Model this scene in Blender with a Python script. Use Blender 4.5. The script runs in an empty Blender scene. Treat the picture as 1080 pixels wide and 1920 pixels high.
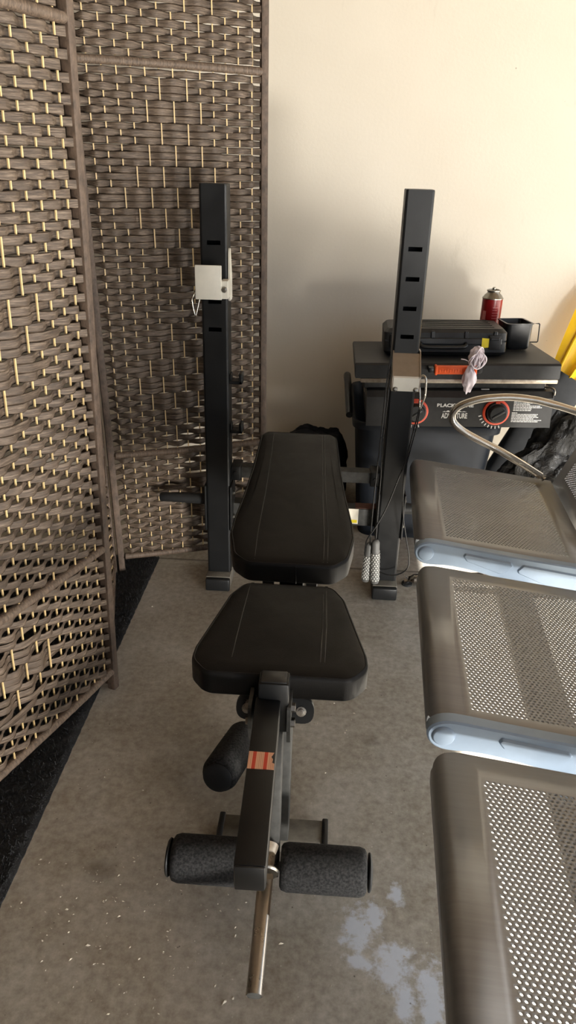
import bpy, bmesh, math, random
from math import sin, cos, pi, radians, sqrt
from mathutils import Vector, Matrix, noise
random.seed(7)
SC = bpy.context.scene
COL = SC.collection

# ------------------------------------------------------------------ scene / camera
SC.view_settings.view_transform = 'Standard'
SC.view_settings.look = 'None'
SC.view_settings.gamma = 1.0
SC.view_settings.use_curve_mapping = False
SC.view_settings.exposure = -0.1

def make_camera():
    P, Rl, yaw, f = radians(25.5), radians(1.57), 0.052, 1386.0
    fwd = Vector((-sin(yaw)*cos(P), cos(yaw)*cos(P), -sin(P)))
    r0 = Vector((cos(yaw), sin(yaw), 0)); u0 = r0.cross(fwd)
    r = cos(Rl)*r0 + sin(Rl)*u0
    u = cos(Rl)*u0 - sin(Rl)*r0
    cd = bpy.data.cameras.new('camera')
    cd.sensor_fit = 'VERTICAL'; cd.sensor_height = 36; cd.lens = 36*f/1920
    cd.clip_start = 0.02
    c = bpy.data.objects.new('camera', cd); COL.objects.link(c)
    m = Matrix.Identity(4)
    for i in range(3):
        m[i][0] = r[i]; m[i][1] = u[i]; m[i][2] = -fwd[i]
    m.translation = Vector((0, 0, 1.21))
    c.matrix_world = m
    SC.camera = c
make_camera()

# ------------------------------------------------------------------ object helpers
def obj(name, bm, mat, parent=None, smooth=None, label=None, recalc=True):
    me = bpy.data.meshes.new(name)
    if recalc:
        bmesh.ops.recalc_face_normals(bm, faces=bm.faces[:])
    bm.to_mesh(me); bm.free()
    mats = mat if isinstance(mat, (list, tuple)) else [mat]
    for m in mats: me.materials.append(m)
    if smooth is not None:
        me.polygons.foreach_set('use_smooth', [True]*len(me.polygons))
        try: me.set_sharp_from_angle(angle=radians(smooth))
        except Exception: pass
    o = bpy.data.objects.new(name, me); COL.objects.link(o)
    if parent is not None: o.parent = parent
    if label: o['label'] = label
    return o

def tag(o, label, cat, group=None, kind=None):
    o['label'] = label; o['category'] = cat
    if group: o['group'] = group
    if kind: o['kind'] = kind
    return o

def thing(name, label, cat, loc=(0, 0, 0), rot=(0, 0, 0), group=None):
    o = bpy.data.objects.new(name, None); COL.objects.link(o)
    o.empty_display_size = .05
    o.location = loc; o.rotation_euler = rot
    return tag(o, label, cat, group)

def structure(name, bm, mat, label=None, cat=None, smooth=None):
    o = obj(name, bm, mat, smooth=smooth); o['kind'] = 'structure'
    if label: o['label'] = label
    if cat: o['category'] = cat
    return o

BM = bmesh.new
def frame_from(d, up=Vector((0, 0, 1))):
    d = Vector(d).normalized()
    if abs(d.dot(up)) > .98: up = Vector((0, 1, 0))
    x = d.cross(up).normalized(); y = x.cross(d).normalized()
    return x, y, d

def add_box(bm, lo, hi, bev=0.0, seg=2, M=None, mi=0):
    lo = Vector(lo); hi = Vector(hi)
    nb = BM()
    bmesh.ops.create_cube(nb, size=1.0)
    for v in nb.verts:
        v.co = Vector((lo[i] + (v.co[i]+.5)*(hi[i]-lo[i]) for i in range(3)))
    if bev > 0:
        bmesh.ops.bevel(nb, geom=nb.edges[:], offset=bev, segments=seg, affect='EDGES', profile=.5)
    merge(bm, nb, M, mi)

def merge(bm, nb, M=None, mi=0):
    vm = {}
    for v in nb.verts:
        vm[v] = bm.verts.new(M @ v.co if M is not None else v.co)
    for f in nb.faces:
        try:
            nf = bm.faces.new([vm[v] for v in f.verts]); nf.material_index = mi if mi else f.material_index
        except ValueError: pass
    nb.free()

def add_tube(bm, pts, r, n=10, caps=True, closed=False, mi=0):
    pts = [Vector(p) for p in pts]
    N = len(pts)
    rs = r if isinstance(r, (list, tuple)) else [r]*N
    prevx = None; rings = []
    for i, p in enumerate(pts):
        if closed: d = pts[(i+1) % N] - pts[i-1]
        elif i == 0: d = pts[1]-pts[0]
        elif i == N-1: d = pts[-1]-pts[-2]
        else: d = (pts[i+1]-pts[i]).normalized() + (pts[i]-pts[i-1]).normalized()
        d.normalize()
        if prevx is None: x, y, _ = frame_from(d)
        else:
            x = prevx - d*prevx.dot(d)
            x = x.normalized() if x.length > 1e-6 else frame_from(d)[0]
            y = d.cross(x).normalized()
        prevx = x
        rings.append([bm.verts.new(p + rs[i]*(cos(2*pi*k/n)*x + sin(2*pi*k/n)*y)) for k in range(n)])
    for i in range(N if closed else N-1):
        a = rings[i]; b = rings[(i+1) % N]
        for k in range(n):
            f = bm.faces.new((a[k], a[(k+1) % n], b[(k+1) % n], b[k])); f.material_index = mi
    if caps and not closed:
        bm.faces.new(rings[0]).material_index = mi
        bm.faces.new(rings[-1][::-1]).material_index = mi

def smooth_path(pts, k=6, closed=False):
    pts = [Vector(p) for p in pts]; N = len(pts); out = []
    rng = N if closed else N-1
    for i in range(rng):
        p1, p2 = pts[i], pts[(i+1) % N]
        p0 = pts[i-1] if (closed or i > 0) else p1*2-p2
        p3 = pts[(i+2) % N] if (closed or i+2 < N) else p2*2-p1
        for j in range(k):
            t = j/k
            out.append(.5*((2*p1) + (p2-p0)*t + (2*p0-5*p1+4*p2-p3)*t*t + (3*p1-p0-3*p2+p3)*t**3))
    if not closed: out.append(pts[-1])
    return out

def add_lathe(bm, origin, axis, prof, n=32, mi=0):
    """prof: list of (radius, distance along axis)"""
    o = Vector(origin); x, y, d = frame_from(axis); rings = []
    for r, h in prof:
        if r < 1e-6: rings.append([bm.verts.new(o+d*h)])
        else: rings.append([bm.verts.new(o + d*h + r*(cos(2*pi*k/n)*x + sin(2*pi*k/n)*y)) for k in range(n)])
    for a, b in zip(rings, rings[1:]):
        for k in range(n):
            k2 = (k+1) % n
            if len(a) == 1 and len(b) == 1: continue
            if len(a) == 1: f = bm.faces.new((a[0], b[k2], b[k]))
            elif len(b) == 1: f = bm.faces.new((a[k], a[k2], b[0]))
            else: f = bm.faces.new((a[k], a[k2], b[k2], b[k]))
            f.material_index = mi
    for rg in (rings[0], rings[-1]):
        if len(rg) > 2:
            try: bm.faces.new(rg).material_index = mi
            except ValueError: pass

def round_poly(pts, rad, seg=5):
    """round the corners of a 2-D polygon; rad is one radius or one per corner"""
    out = []; N = len(pts)
    for i in range(N):
        r = rad[i] if isinstance(rad, (list, tuple)) else rad
        p = Vector(pts[i]).to_2d(); a = Vector(pts[i-1]).to_2d(); b = Vector(pts[(i+1) % N]).to_2d()
        da = (a-p); db = (b-p); la, lb = da.length, db.length; da.normalize(); db.normalize()
        ang = da.angle(db); t = min(r/max(math.tan(ang/2), 1e-4), la*.49, lb*.49)
        if r <= 1e-6 or t < 1e-6: out.append(p); continue
        for k in range(seg+1):
            s = k/seg
            out.append((p+da*t)*(1-s)**2 + p*2*s*(1-s) + (p+db*t)*s*s)
    return out

def add_prism(bm, poly, t0, t1, fn, mi=0):
    """poly 2-D points extruded from t0 to t1; fn(u,v,t)->3-D"""
    a = [bm.verts.new(fn(p[0], p[1], t0)) for p in poly]
    b = [bm.verts.new(fn(p[0], p[1], t1)) for p in poly]
    n = len(poly)
    fs = [bm.faces.new(a[::-1]), bm.faces.new(b)]
    for k in range(n): fs.append(bm.faces.new((a[k], a[(k+1) % n], b[(k+1) % n], b[k])))
    for f in fs: f.material_index = mi
    return fs

def offset_poly(poly, d):
    """inset a counter-clockwise polygon by d"""
    N = len(poly); out = []
    for i in range(N):
        p = poly[i]; a = poly[i-1]; b = poly[(i+1) % N]
        e1 = (p-a); e2 = (b-p)
        if e1.length < 1e-7: e1 = e2
        if e2.length < 1e-7: e2 = e1
        n1 = Vector((-e1.y, e1.x)).normalized(); n2 = Vector((-e2.y, e2.x)).normalized()
        m = (n1+n2)
        m = m.normalized() if m.length > 1e-6 else n1
        out.append(p + m*d/max(.5, m.dot(n1)))
    return out

# ------------------------------------------------------------------ materials
def lin(c):
    return tuple(((x/255)/12.92 if x/255 <= .04045 else (((x/255)+.055)/1.055)**2.4) for x in c)

class NT:
    def __init__(s, name):
        s.m = bpy.data.materials.new(name); s.m.use_nodes = True
        s.t = s.m.node_tree; s.n = s.t.nodes; s.b = s.n['Principled BSDF']
        s._tc = None
    def link(s, a, b): s.t.links.new(a, b)
    def tc(s, which='Object'):
        if s._tc is None: s._tc = s.n.new('ShaderNodeTexCoord')
        return s._tc.outputs[which]
    def mapping(s, scale=(1, 1, 1), which='Object', rot=(0, 0, 0), loc=(0, 0, 0)):
        m = s.n.new('ShaderNodeMapping'); m.inputs['Scale'].default_value = scale
        m.inputs['Rotation'].default_value = rot; m.inputs['Location'].default_value = loc
        s.link(s.tc(which), m.inputs['Vector']); return m.outputs[0]
    def noise(s, scale, detail=4, rough=.55, vec=None, dist=0):
        n = s.n.new('ShaderNodeTexNoise'); n.inputs['Scale'].default_value = scale
        n.inputs['Detail'].default_value = detail; n.inputs['Roughness'].default_value = rough
        n.inputs['Distortion'].default_value = dist
        s.link(vec if vec is not None else s.tc(), n.inputs['Vector']); return n.outputs['Fac']
    def voronoi(s, scale, vec=None, feature='F1', out='Distance'):
        n = s.n.new('ShaderNodeTexVoronoi'); n.feature = feature; n.inputs['Scale'].default_value = scale
        s.link(vec if vec is not None else s.tc(), n.inputs['Vector']); return n.outputs[out]
    def ramp(s, fac, stops, interp='LINEAR'):
        r = s.n.new('ShaderNodeValToRGB'); r.color_ramp.interpolation = interp
        e = r.color_ramp.elements
        while len(e) > 1: e.remove(e[-1])
        for i, (p, c) in enumerate(stops):
            el = e[0] if i == 0 else e.new(p)
            el.position = p
            if not isinstance(c, (tuple, list)): c = (c, c, c)
            el.color = tuple(c)+(1,)
        s.link(fac, r.inputs[0]); return r.outputs[0]
    def math(s, op, a, b=None, c=None):
        m = s.n.new('ShaderNodeMath'); m.operation = op
        for i, v in enumerate((a, b, c)):
            if v is None: continue
            if isinstance(v, (int, float)): m.inputs[i].default_value = v
            else: s.link(v, m.inputs[i])
        return m.outputs[0]
    def mix(s, fac, a, b, mode='MIX'):
        m = s.n.new('ShaderNodeMix'); m.data_type = 'RGBA'; m.blend_type = mode
        for sock, v in ((m.inputs[0], fac), (m.inputs[6], a), (m.inputs[7], b)):
            if isinstance(v, (int, float)): sock.default_value = v
            elif isinstance(v, (tuple, list)): sock.default_value = tuple(v)+(1,)
            else: s.link(v, sock)
        return m.outputs[2]
    def bump(s, h, strength=.3, dist=.01):
        b = s.n.new('ShaderNodeBump'); b.inputs['Strength'].default_value = strength
        b.inputs['Distance'].default_value = dist
        s.link(h, b.inputs['Height']); s.link(b.outputs[0], s.b.inputs['Normal'])
    def set(s, **k):
        names = dict(color='Base Color', rough='Roughness', metal='Metallic', spec='Specular IOR Level', sheen='Sheen Weight', coat='Coat Weight', trans='Transmission Weight', sss='Subsurface Weight', coatr='Coat Roughness')
        for a, v in k.items():
            sk = s.b.inputs[names[a]]
            if isinstance(v, (int, float)): sk.default_value = v
            elif isinstance(v, (tuple, list)): sk.default_value = tuple(v)+(1,) if len(v) == 3 else v
            else: s.link(v, sk)
        return s
    def xyz(s, vec=None):
        n = s.n.new('ShaderNodeSeparateXYZ'); s.link(vec if vec is not None else s.tc(), n.inputs[0]); return n.outputs

def simple(name, rgb, rough=.5, metal=0, var=.15, scale=40, spec=.5, bump=0, bscale=200, coat=0):
    t = NT(name); c = lin(rgb)
    f = t.noise(scale, 5, .6)
    d = tuple(x*(1-var) for x in c); u = tuple(min(1, x*(1+var)) for x in c)
    t.set(color=t.ramp(f, [(.3, d), (.7, u)]), metal=metal, spec=spec, coat=coat)
    t.set(rough=t.ramp(t.noise(scale*.6, 3), [(.3, max(0, rough-.06)), (.7, min(1, rough+.06))]))
    if bump: t.bump(t.noise(bscale, 3), bump, .002)
    return t.m

M = {}
def build_materials():
    M['black_paint'] = simple('black_powder_coat', (18, 19, 20), .42, 0, .12, 30, .35, .08, 900)
    M['dusty_black'] = simple('dusty_black_steel', (62, 62, 60), .6, 0, .3, 60, .3, .1, 400)
    M['black_plastic'] = simple('black_plastic', (28, 29, 30), .35, 0, .12, 60, .5, .05, 800)
    M['dust_top'] = simple('dust_covered_steel', (104, 99, 90), .7, 0, .3, 40, .3, .1, 300)
    M['rubber'] = simple('black_rubber', (30, 31, 32), .6, 0, .15, 50, .4)
    M['steel'] = simple('bare_steel', (150, 146, 138), .32, 1, .12, 90, .5)
    M['dark_steel'] = simple('worn_steel', (168, 162, 154), .3, 1, .06, 70, .5)
    M['white_paint'] = simple('white_enamel', (222, 218, 205), .4, 0, .05, 40)
    M['grey_metal'] = simple('grey_brushed_plate', (150, 140, 128), .35, .7, .06, 60)
    M['blue_grey'] = simple('silver_blue_casting', (142, 160, 180), .5, .15, .05, 25, .5, .03, 700)
    M['chrome'] = simple('chromed_tube', (188, 182, 172), .22, 1, .05, 30)
    M['orange'] = simple('orange_silicone', (232, 92, 30), .5, 0, .06, 60)
    M['orange_ring'] = simple('orange_bezel', (205, 72, 42), .4, 0, .08, 60)
    M['white_plastic_bag'] = simple('white_thin_plastic', (225, 214, 220), .45, 0, .06, 80, .5)
    M['cord_black'] = simple('black_cord', (22, 22, 22), .3, 0, .05, 60)
    M['print_white'] = simple('white_print', (215, 215, 212), .6, 0, .03, 60)
    M['yellow_tape'] = simple('yellow_sticker', (236, 216, 40), .5, 0, .06, 50)
    M['seam'] = simple('black_stitching', (20, 20, 19), .5, 0, .1, 90)
    M['navy_cloth'] = simple('black_cloth', (20, 22, 28), .85, 0, .3, 30, .2, .4, 350)

    # vinyl
    t = NT('black_vinyl'); c = lin((17, 16, 15))
    t.set(color=t.ramp(t.noise(9, 4), [(.3, tuple(x*.85 for x in c)), (.75, tuple(x*1.25 for x in c))]), spec=.2)
    t.set(rough=t.ramp(t.noise(14, 4, .65, dist=.5), [(.3, .42), (.75, .58)]))
    t.bump(t.voronoi(650), .12, .001); M['vinyl'] = t.m
    # foam
    t = NT('black_foam'); t.set(color=t.ramp(t.noise(240, 3), [(.35, lin((26, 26, 27))), (.7, lin((58, 58, 58)))]), rough=.85, spec=.25)
    t.bump(t.noise(420, 3), .6, .002); M['foam'] = t.m
    # concrete
    t = NT('garage_concrete')
    big = t.noise(1.6, 6, .6, dist=.4); mid = t.noise(7, 6, .62, dist=.3); fine = t.noise(60, 5, .7)
    c1 = t.ramp(big, [(.32, lin((128, 112, 92))), (.48, lin((166, 157, 143))), (.66, lin((192, 189, 180)))])
    c2 = t.ramp(mid, [(.34, lin((122, 108, 88))), (.5, lin((168, 161, 148))), (.66, lin((204, 201, 193)))])
    c = t.mix(.5, c1, c2)
    c = t.mix(.45, c, t.ramp(fine, [(.3, lin((108, 100, 88))), (.7, lin((204, 200, 190)))]))
    # oil spots, plus two wide soft patches of painted shade left of the bench
    for (x, y, r, a) in ((-.384, .934, .035, .45), (.137, 1.326, .022, .3), (-.23, 1.20, .16, .22), (-.30, 1.36, .14, .16)):
        m = t.n.new('ShaderNodeMapping'); m.inputs['Location'].default_value = (-x, -y, 0); t.link(t.tc(), m.inputs[0])
        ln = t.n.new('ShaderNodeVectorMath'); ln.operation = 'LENGTH'
        t.link(m.outputs[0], ln.inputs[0])
        d = t.math('ADD', ln.outputs['Value'], t.math('MULTIPLY', t.math('SUBTRACT', t.noise(16, 4), .5), r*1.2))
        k = t.math('MULTIPLY', t.ramp(t.math('DIVIDE', d, r), [(.35, 1.0), (1.0, 0.0)]), a)
        c = t.mix(k, c, lin((72, 62, 52)))
    # white paint stain with bluish sky glare painted in, ragged edge
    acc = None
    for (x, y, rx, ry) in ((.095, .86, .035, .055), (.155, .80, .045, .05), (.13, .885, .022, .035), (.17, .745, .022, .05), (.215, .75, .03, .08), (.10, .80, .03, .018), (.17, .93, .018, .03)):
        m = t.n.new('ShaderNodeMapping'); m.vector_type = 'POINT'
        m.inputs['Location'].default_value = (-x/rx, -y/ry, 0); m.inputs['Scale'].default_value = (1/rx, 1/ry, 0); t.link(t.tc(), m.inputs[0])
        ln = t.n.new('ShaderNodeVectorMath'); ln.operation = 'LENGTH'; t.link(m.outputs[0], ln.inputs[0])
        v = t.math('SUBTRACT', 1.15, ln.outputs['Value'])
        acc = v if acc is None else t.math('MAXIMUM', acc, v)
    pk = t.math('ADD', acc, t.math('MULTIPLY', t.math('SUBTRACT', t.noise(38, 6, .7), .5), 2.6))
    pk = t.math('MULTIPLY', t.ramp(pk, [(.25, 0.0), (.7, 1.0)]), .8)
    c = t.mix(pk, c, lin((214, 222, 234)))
    # white specks and pits
    v = t.voronoi(55); sp = t.ramp(v, [(.05, 1.0), (.09, 0.0)])
    sp = t.math('MULTIPLY', sp, t.ramp(t.noise(5, 3), [(.42, 0.0), (.58, .85)]))
    c = t.mix(sp, c, lin((214, 210, 200)))
    v2 = t.voronoi(31, vec=t.mapping((1, 1, 1), loc=(3.3, 1.7, 0))); s2 = t.ramp(v2, [(.035, .7), (.06, 0.0)])
    c = t.mix(s2, c, lin((70, 62, 52)))
    # sawn joint
    xy = t.xyz()
    jy = t.math('ABSOLUTE', t.math('SUBTRACT', t.math('ADD', xy[1], t.math('MULTIPLY', t.math('SUBTRACT', t.noise(9, 2), .5), .006)), 2.128))
    j = t.ramp(jy, [(.002, 1.0), (.0055, 0.0)])
    c = t.mix(t.math('MULTIPLY', j, .8), c, lin((58, 50, 42)))
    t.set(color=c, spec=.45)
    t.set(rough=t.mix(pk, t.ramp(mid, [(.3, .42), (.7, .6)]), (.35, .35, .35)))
    t.bump(t.math('ADD', t.math('MULTIPLY', fine, .5), t.math('MULTIPLY', j, -2.0)), .22, .004)
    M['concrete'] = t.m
    # wall paint
    t = NT('cream_wall_paint')
    c = t.ramp(t.noise(1.2, 4), [(.3, lin((212, 203, 186))), (.7, lin((222, 214, 199)))])
    v = t.voronoi(7.0); c = t.mix(t.ramp(v, [(.012, .6), (.02, 0.0)]), c, lin((120, 105, 90)))
    sm = t.noise(6, 6, .75, vec=t.mapping((1, 1, .35)), dist=.6)
    c = t.mix(t.ramp(sm, [(.62, 0.0), (.78, .25)]), c, lin((150, 138, 120)))
    t.set(color=c, rough=.55, spec=.35); t.bump(t.noise(90, 4, .6), .12, .004)
    M['wall'] = t.m
    M['ceiling'] = simple('unfinished_ceiling', (120, 104, 86), .8, 0, .1, 3)
    M['stud'] = simple('bare_board_wall', (70, 60, 50), .8, 0, .1, 3)
    M['outdoor'] = simple('driveway', (232, 226, 214), .8, 0, .1, 2)
    # woven rush
    def rush(name, dark, mid, light):
        t = NT(name)
        f = t.noise(1, 6, .7, vec=t.mapping((26, 26, 330)), dist=.4)
        g = t.noise(1, 3, .5, vec=t.mapping((14, 14, 60)))
        c = t.ramp(f, [(.28, lin(dark)), (.5, lin(mid)), (.74, lin(light))])
        c = t.mix(t.ramp(g, [(.35, 0.0), (.7, .4)]), c, lin(dark))
        t.set(color=c, rough=.5, spec=.4)
        t.bump(f, .5, .003)
        return t.m
    M['rush'] = rush('woven_rush', (46, 37, 30), (90, 76, 63), (148, 131, 114))
    t = NT('wrapped_rush_bar')
    f = t.noise(1, 4, .7, vec=t.mapping((200, 200, 12)))
    t.set(color=t.ramp(f, [(.3, lin((56, 45, 36))), (.7, lin((118, 100, 84)))]), rough=.6); t.bump(f, .6, .003)
    M['wrap'] = t.m
    t = NT('wrapped_rush_post')
    f = t.noise(1, 4, .7, vec=t.mapping((70, 70, 40)))
    t.set(color=t.ramp(f, [(.3, lin((58, 46, 37))), (.7, lin((100, 83, 69)))]), rough=.65); t.bump(f, .5, .003)
    M['post'] = t.m
    M['bamboo'] = simple('pale_bamboo', (206, 178, 128), .5, 0, .14, 25)
    # turf mat
    t = NT('black_mat_fibre')
    t.set(color=t.ramp(t.noise(160, 4, .7), [(.35, lin((14, 14, 15))), (.75, lin((48, 49, 51)))]), rough=.75, spec=.35)
    t.bump(t.noise(260, 3), .9, .006); M['mat'] = t.m
    # chair steel
    t = NT('taupe_coated_steel')
    br = t.noise(1, 4, .6, vec=t.mapping((6, 160, 6)))
    c = t.ramp(br, [(.3, lin((146, 148, 150))), (.7, lin((157, 159, 161)))])
    sc = t.noise(14, 6, .8, vec=t.mapping((1, 6, 1)), dist=1.5)
    c = t.mix(t.ramp(sc, [(.70, 0.0), (.74, .35)]), c, lin((92, 82, 72)))
    t.set(color=c, metal=.45, rough=t.ramp(br, [(.3, .34), (.7, .42)]))
    M['chair_steel'] = t.m
    # griddle dusty black
    t = NT('dusty_griddle_black')
    t.set(color=t.ramp(t.noise(18, 5, .65), [(.3, lin((24, 25, 26))), (.75, lin((46, 46, 46)))]), rough=.5, spec=.4)
    t.bump(t.noise(500, 2), .06, .002)
    M['griddle'] = t.m
    t = NT('rim_steel')
    t.set(color=t.ramp(t.noise(25, 5, .7), [(.3, lin((120, 108, 95))), (.7, lin((190, 180, 165)))]), rough=.4, metal=.6)
    M['rim'] = t.m
    # bin plastic
    t = NT('bin_plastic')
    t.set(color=t.ramp(t.noise(10, 4), [(.3, lin((20, 24, 30))), (.7, lin((30, 35, 43)))]), rough=.5, spec=.28)
    M['bin'] = t.m
    # butane can red
    t = NT('red_can_print')
    t.set(color=t.ramp(t.noise(20, 3), [(.3, lin((128, 22, 26))), (.7, lin((158, 30, 30)))]), rough=.3, spec=.5)
    M['can_red'] = t.m
    M['yellow'] = simple('yellow_rubber', (244, 196, 12), .4, 0, .08, 15, .5)
    # black plastic film
    t = NT('black_film'); t.set(color=t.ramp(t.noise(30, 4), [(.3, lin((10, 10, 10))), (.7, lin((22, 22, 21)))]), rough=.36, spec=.5)
    t.bump(t.noise(26, 6, .6, dist=1.2), .55, .02); M['film'] = t.m
    # orange sticker
    t = NT('orange_caution_sticker')
    x = t.xyz()
    w = t.math('FRACT', t.math('MULTIPLY', t.math('ADD', x[0], 10.0), 62.0))
    st = t.ramp(w, [(.28, 1.0), (.34, 0.0)])
    col = t.mix(st, lin((226, 172, 138)), lin((196, 62, 36)))
    ln = t.math('FRACT', t.math('MULTIPLY', t.math('ADD', x[0], 10.0), 420.0))
    col = t.mix(t.math('MULTIPLY', t.ramp(ln, [(.3, .5), (.5, 0.0)]), t.ramp(w, [(.4, 0.0), (.5, 1.0)])), col, lin((150, 96, 70)))
    yb = t.math('FRACT', t.math('MULTIPLY', t.math('ADD', x[1], 10.0), 24.0))
    t.set(color=col, rough=.5); M['sticker'] = t.m
    # handle grip
    t = NT('grey_mesh_grip'); t.set(color=lin((96, 96, 94)), rough=.5); M['grip'] = t.m
    M['grip_dia'] = simple('light_grey_diamonds', (196, 196, 190), .5, 0, .05, 90)
    M['label_paper'] = simple('white_label', (228, 222, 205), .55, 0, .04, 40)
    M['red_brown'] = simple('brown_reflection', (92, 52, 38), .55, 0, .25, 50)  # colour of the reflection on the lower cross rail
    M['chips'] = simple('pale_crumbs', (165, 156, 140), .7, 0, .15, 300)
build_materials()

# ------------------------------------------------------------------ the room
WALL_Y = 2.9
def grid_plane(x0, x1, y0, y1, z):
    bm = BM(); vs = [bm.verts.new(p) for p in ((x0, y0, z), (x1, y0, z), (x1, y1, z), (x0, y1, z))]
    bm.faces.new(vs); return bm
def room():
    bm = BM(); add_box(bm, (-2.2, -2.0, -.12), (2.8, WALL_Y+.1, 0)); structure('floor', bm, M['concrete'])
    bm = BM(); add_box(bm, (-2.3, WALL_Y, -.12), (2.8, WALL_Y+.12, 2.6)); structure('wall_back', bm, M['wall'])
    bm = BM(); add_box(bm, (-2.32, -2.0, -.12), (-2.2, WALL_Y, 2.6)); structure('wall_left', bm, M['stud'])
    bm = BM(); add_box(bm, (-2.3, -2.12, -.12), (.5, -2.0, 2.5)); structure('wall_front', bm, M['stud'])  # unseen wall, added and cut short to limit sky light from behind
    bm = BM(); add_box(bm, (-2.3, -2.0, 2.5), (2.80, WALL_Y+.12, 2.62)); structure('ceiling', bm, M['ceiling'])
    bm = BM(); add_box(bm, (-12, -14, -.35), (16, 14, -.125)); structure('ground', bm, M['outdoor'])
room()

# ------------------------------------------------------------------ floor mat
def floor_mat():
    bm = BM(); nx, ny = 40, 150
    x0, x1, y0, y1 = -1.02, -.535, .2, 2.13
    g = [[None]*(ny+1) for _ in range(nx+1)]
    for i in range(nx+1):
        for j in range(ny+1):
            x = x0+(x1-x0)*i/nx; y = y0+(y1-y0)*j/ny
            e = min(i, nx-i, j, ny-j)
            z = .007 + .003*noise.noise(Vector((x*90, y*90, 0))) if e > 0 else .003
            if i == nx: x += .0025*noise.noise(Vector((3, y*60, 5)))
            g[i][j] = bm.verts.new((x, y, z))
    for i in range(nx):
        for j in range(ny): bm.faces.new((g[i][j], g[i+1][j], g[i+1][j+1], g[i][j+1]))
    for loop in ([g[i][0] for i in range(nx+1)], [g[nx][j] for j in range(ny+1)], [g[i][ny] for i in range(nx, -1, -1)], [g[0][j] for j in range(ny, -1, -1)]):
        low = [bm.verts.new((v.co.x, v.co.y, .0005)) for v in loop]
        for k in range(len(loop)-1): bm.faces.new((loop[k], low[k], low[k+1], loop[k+1]))
    o = obj('floor_mat', bm, M['mat'])
    tag(o, 'long black coarse mat on the floor under the woven screen', 'mat')
    # pile
    bm = BM(); rnd = random.Random(3)
    for k in range(15000):
        x = rnd.uniform(x0, x1-.003); y = rnd.uniform(y0, y1-.003); a = rnd.uniform(0, 2*pi); h = rnd.uniform(.006, .013)
        w = rnd.uniform(.0008, .0016); p = Vector((x, y, .005)); s = Vector((cos(a), sin(a), 0))
        tip = p + Vector((rnd.uniform(-.007, .007), rnd.uniform(-.007, .007), h))
        v = [bm.verts.new(p-s*w), bm.verts.new(p+s*w), bm.verts.new(tip+s*w*.5), bm.verts.new(tip-s*w*.5)]
        bm.faces.new(v)
    q = obj('pile', bm, M['mat'], o); q['kind'] = 'stuff'
floor_mat()

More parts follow.
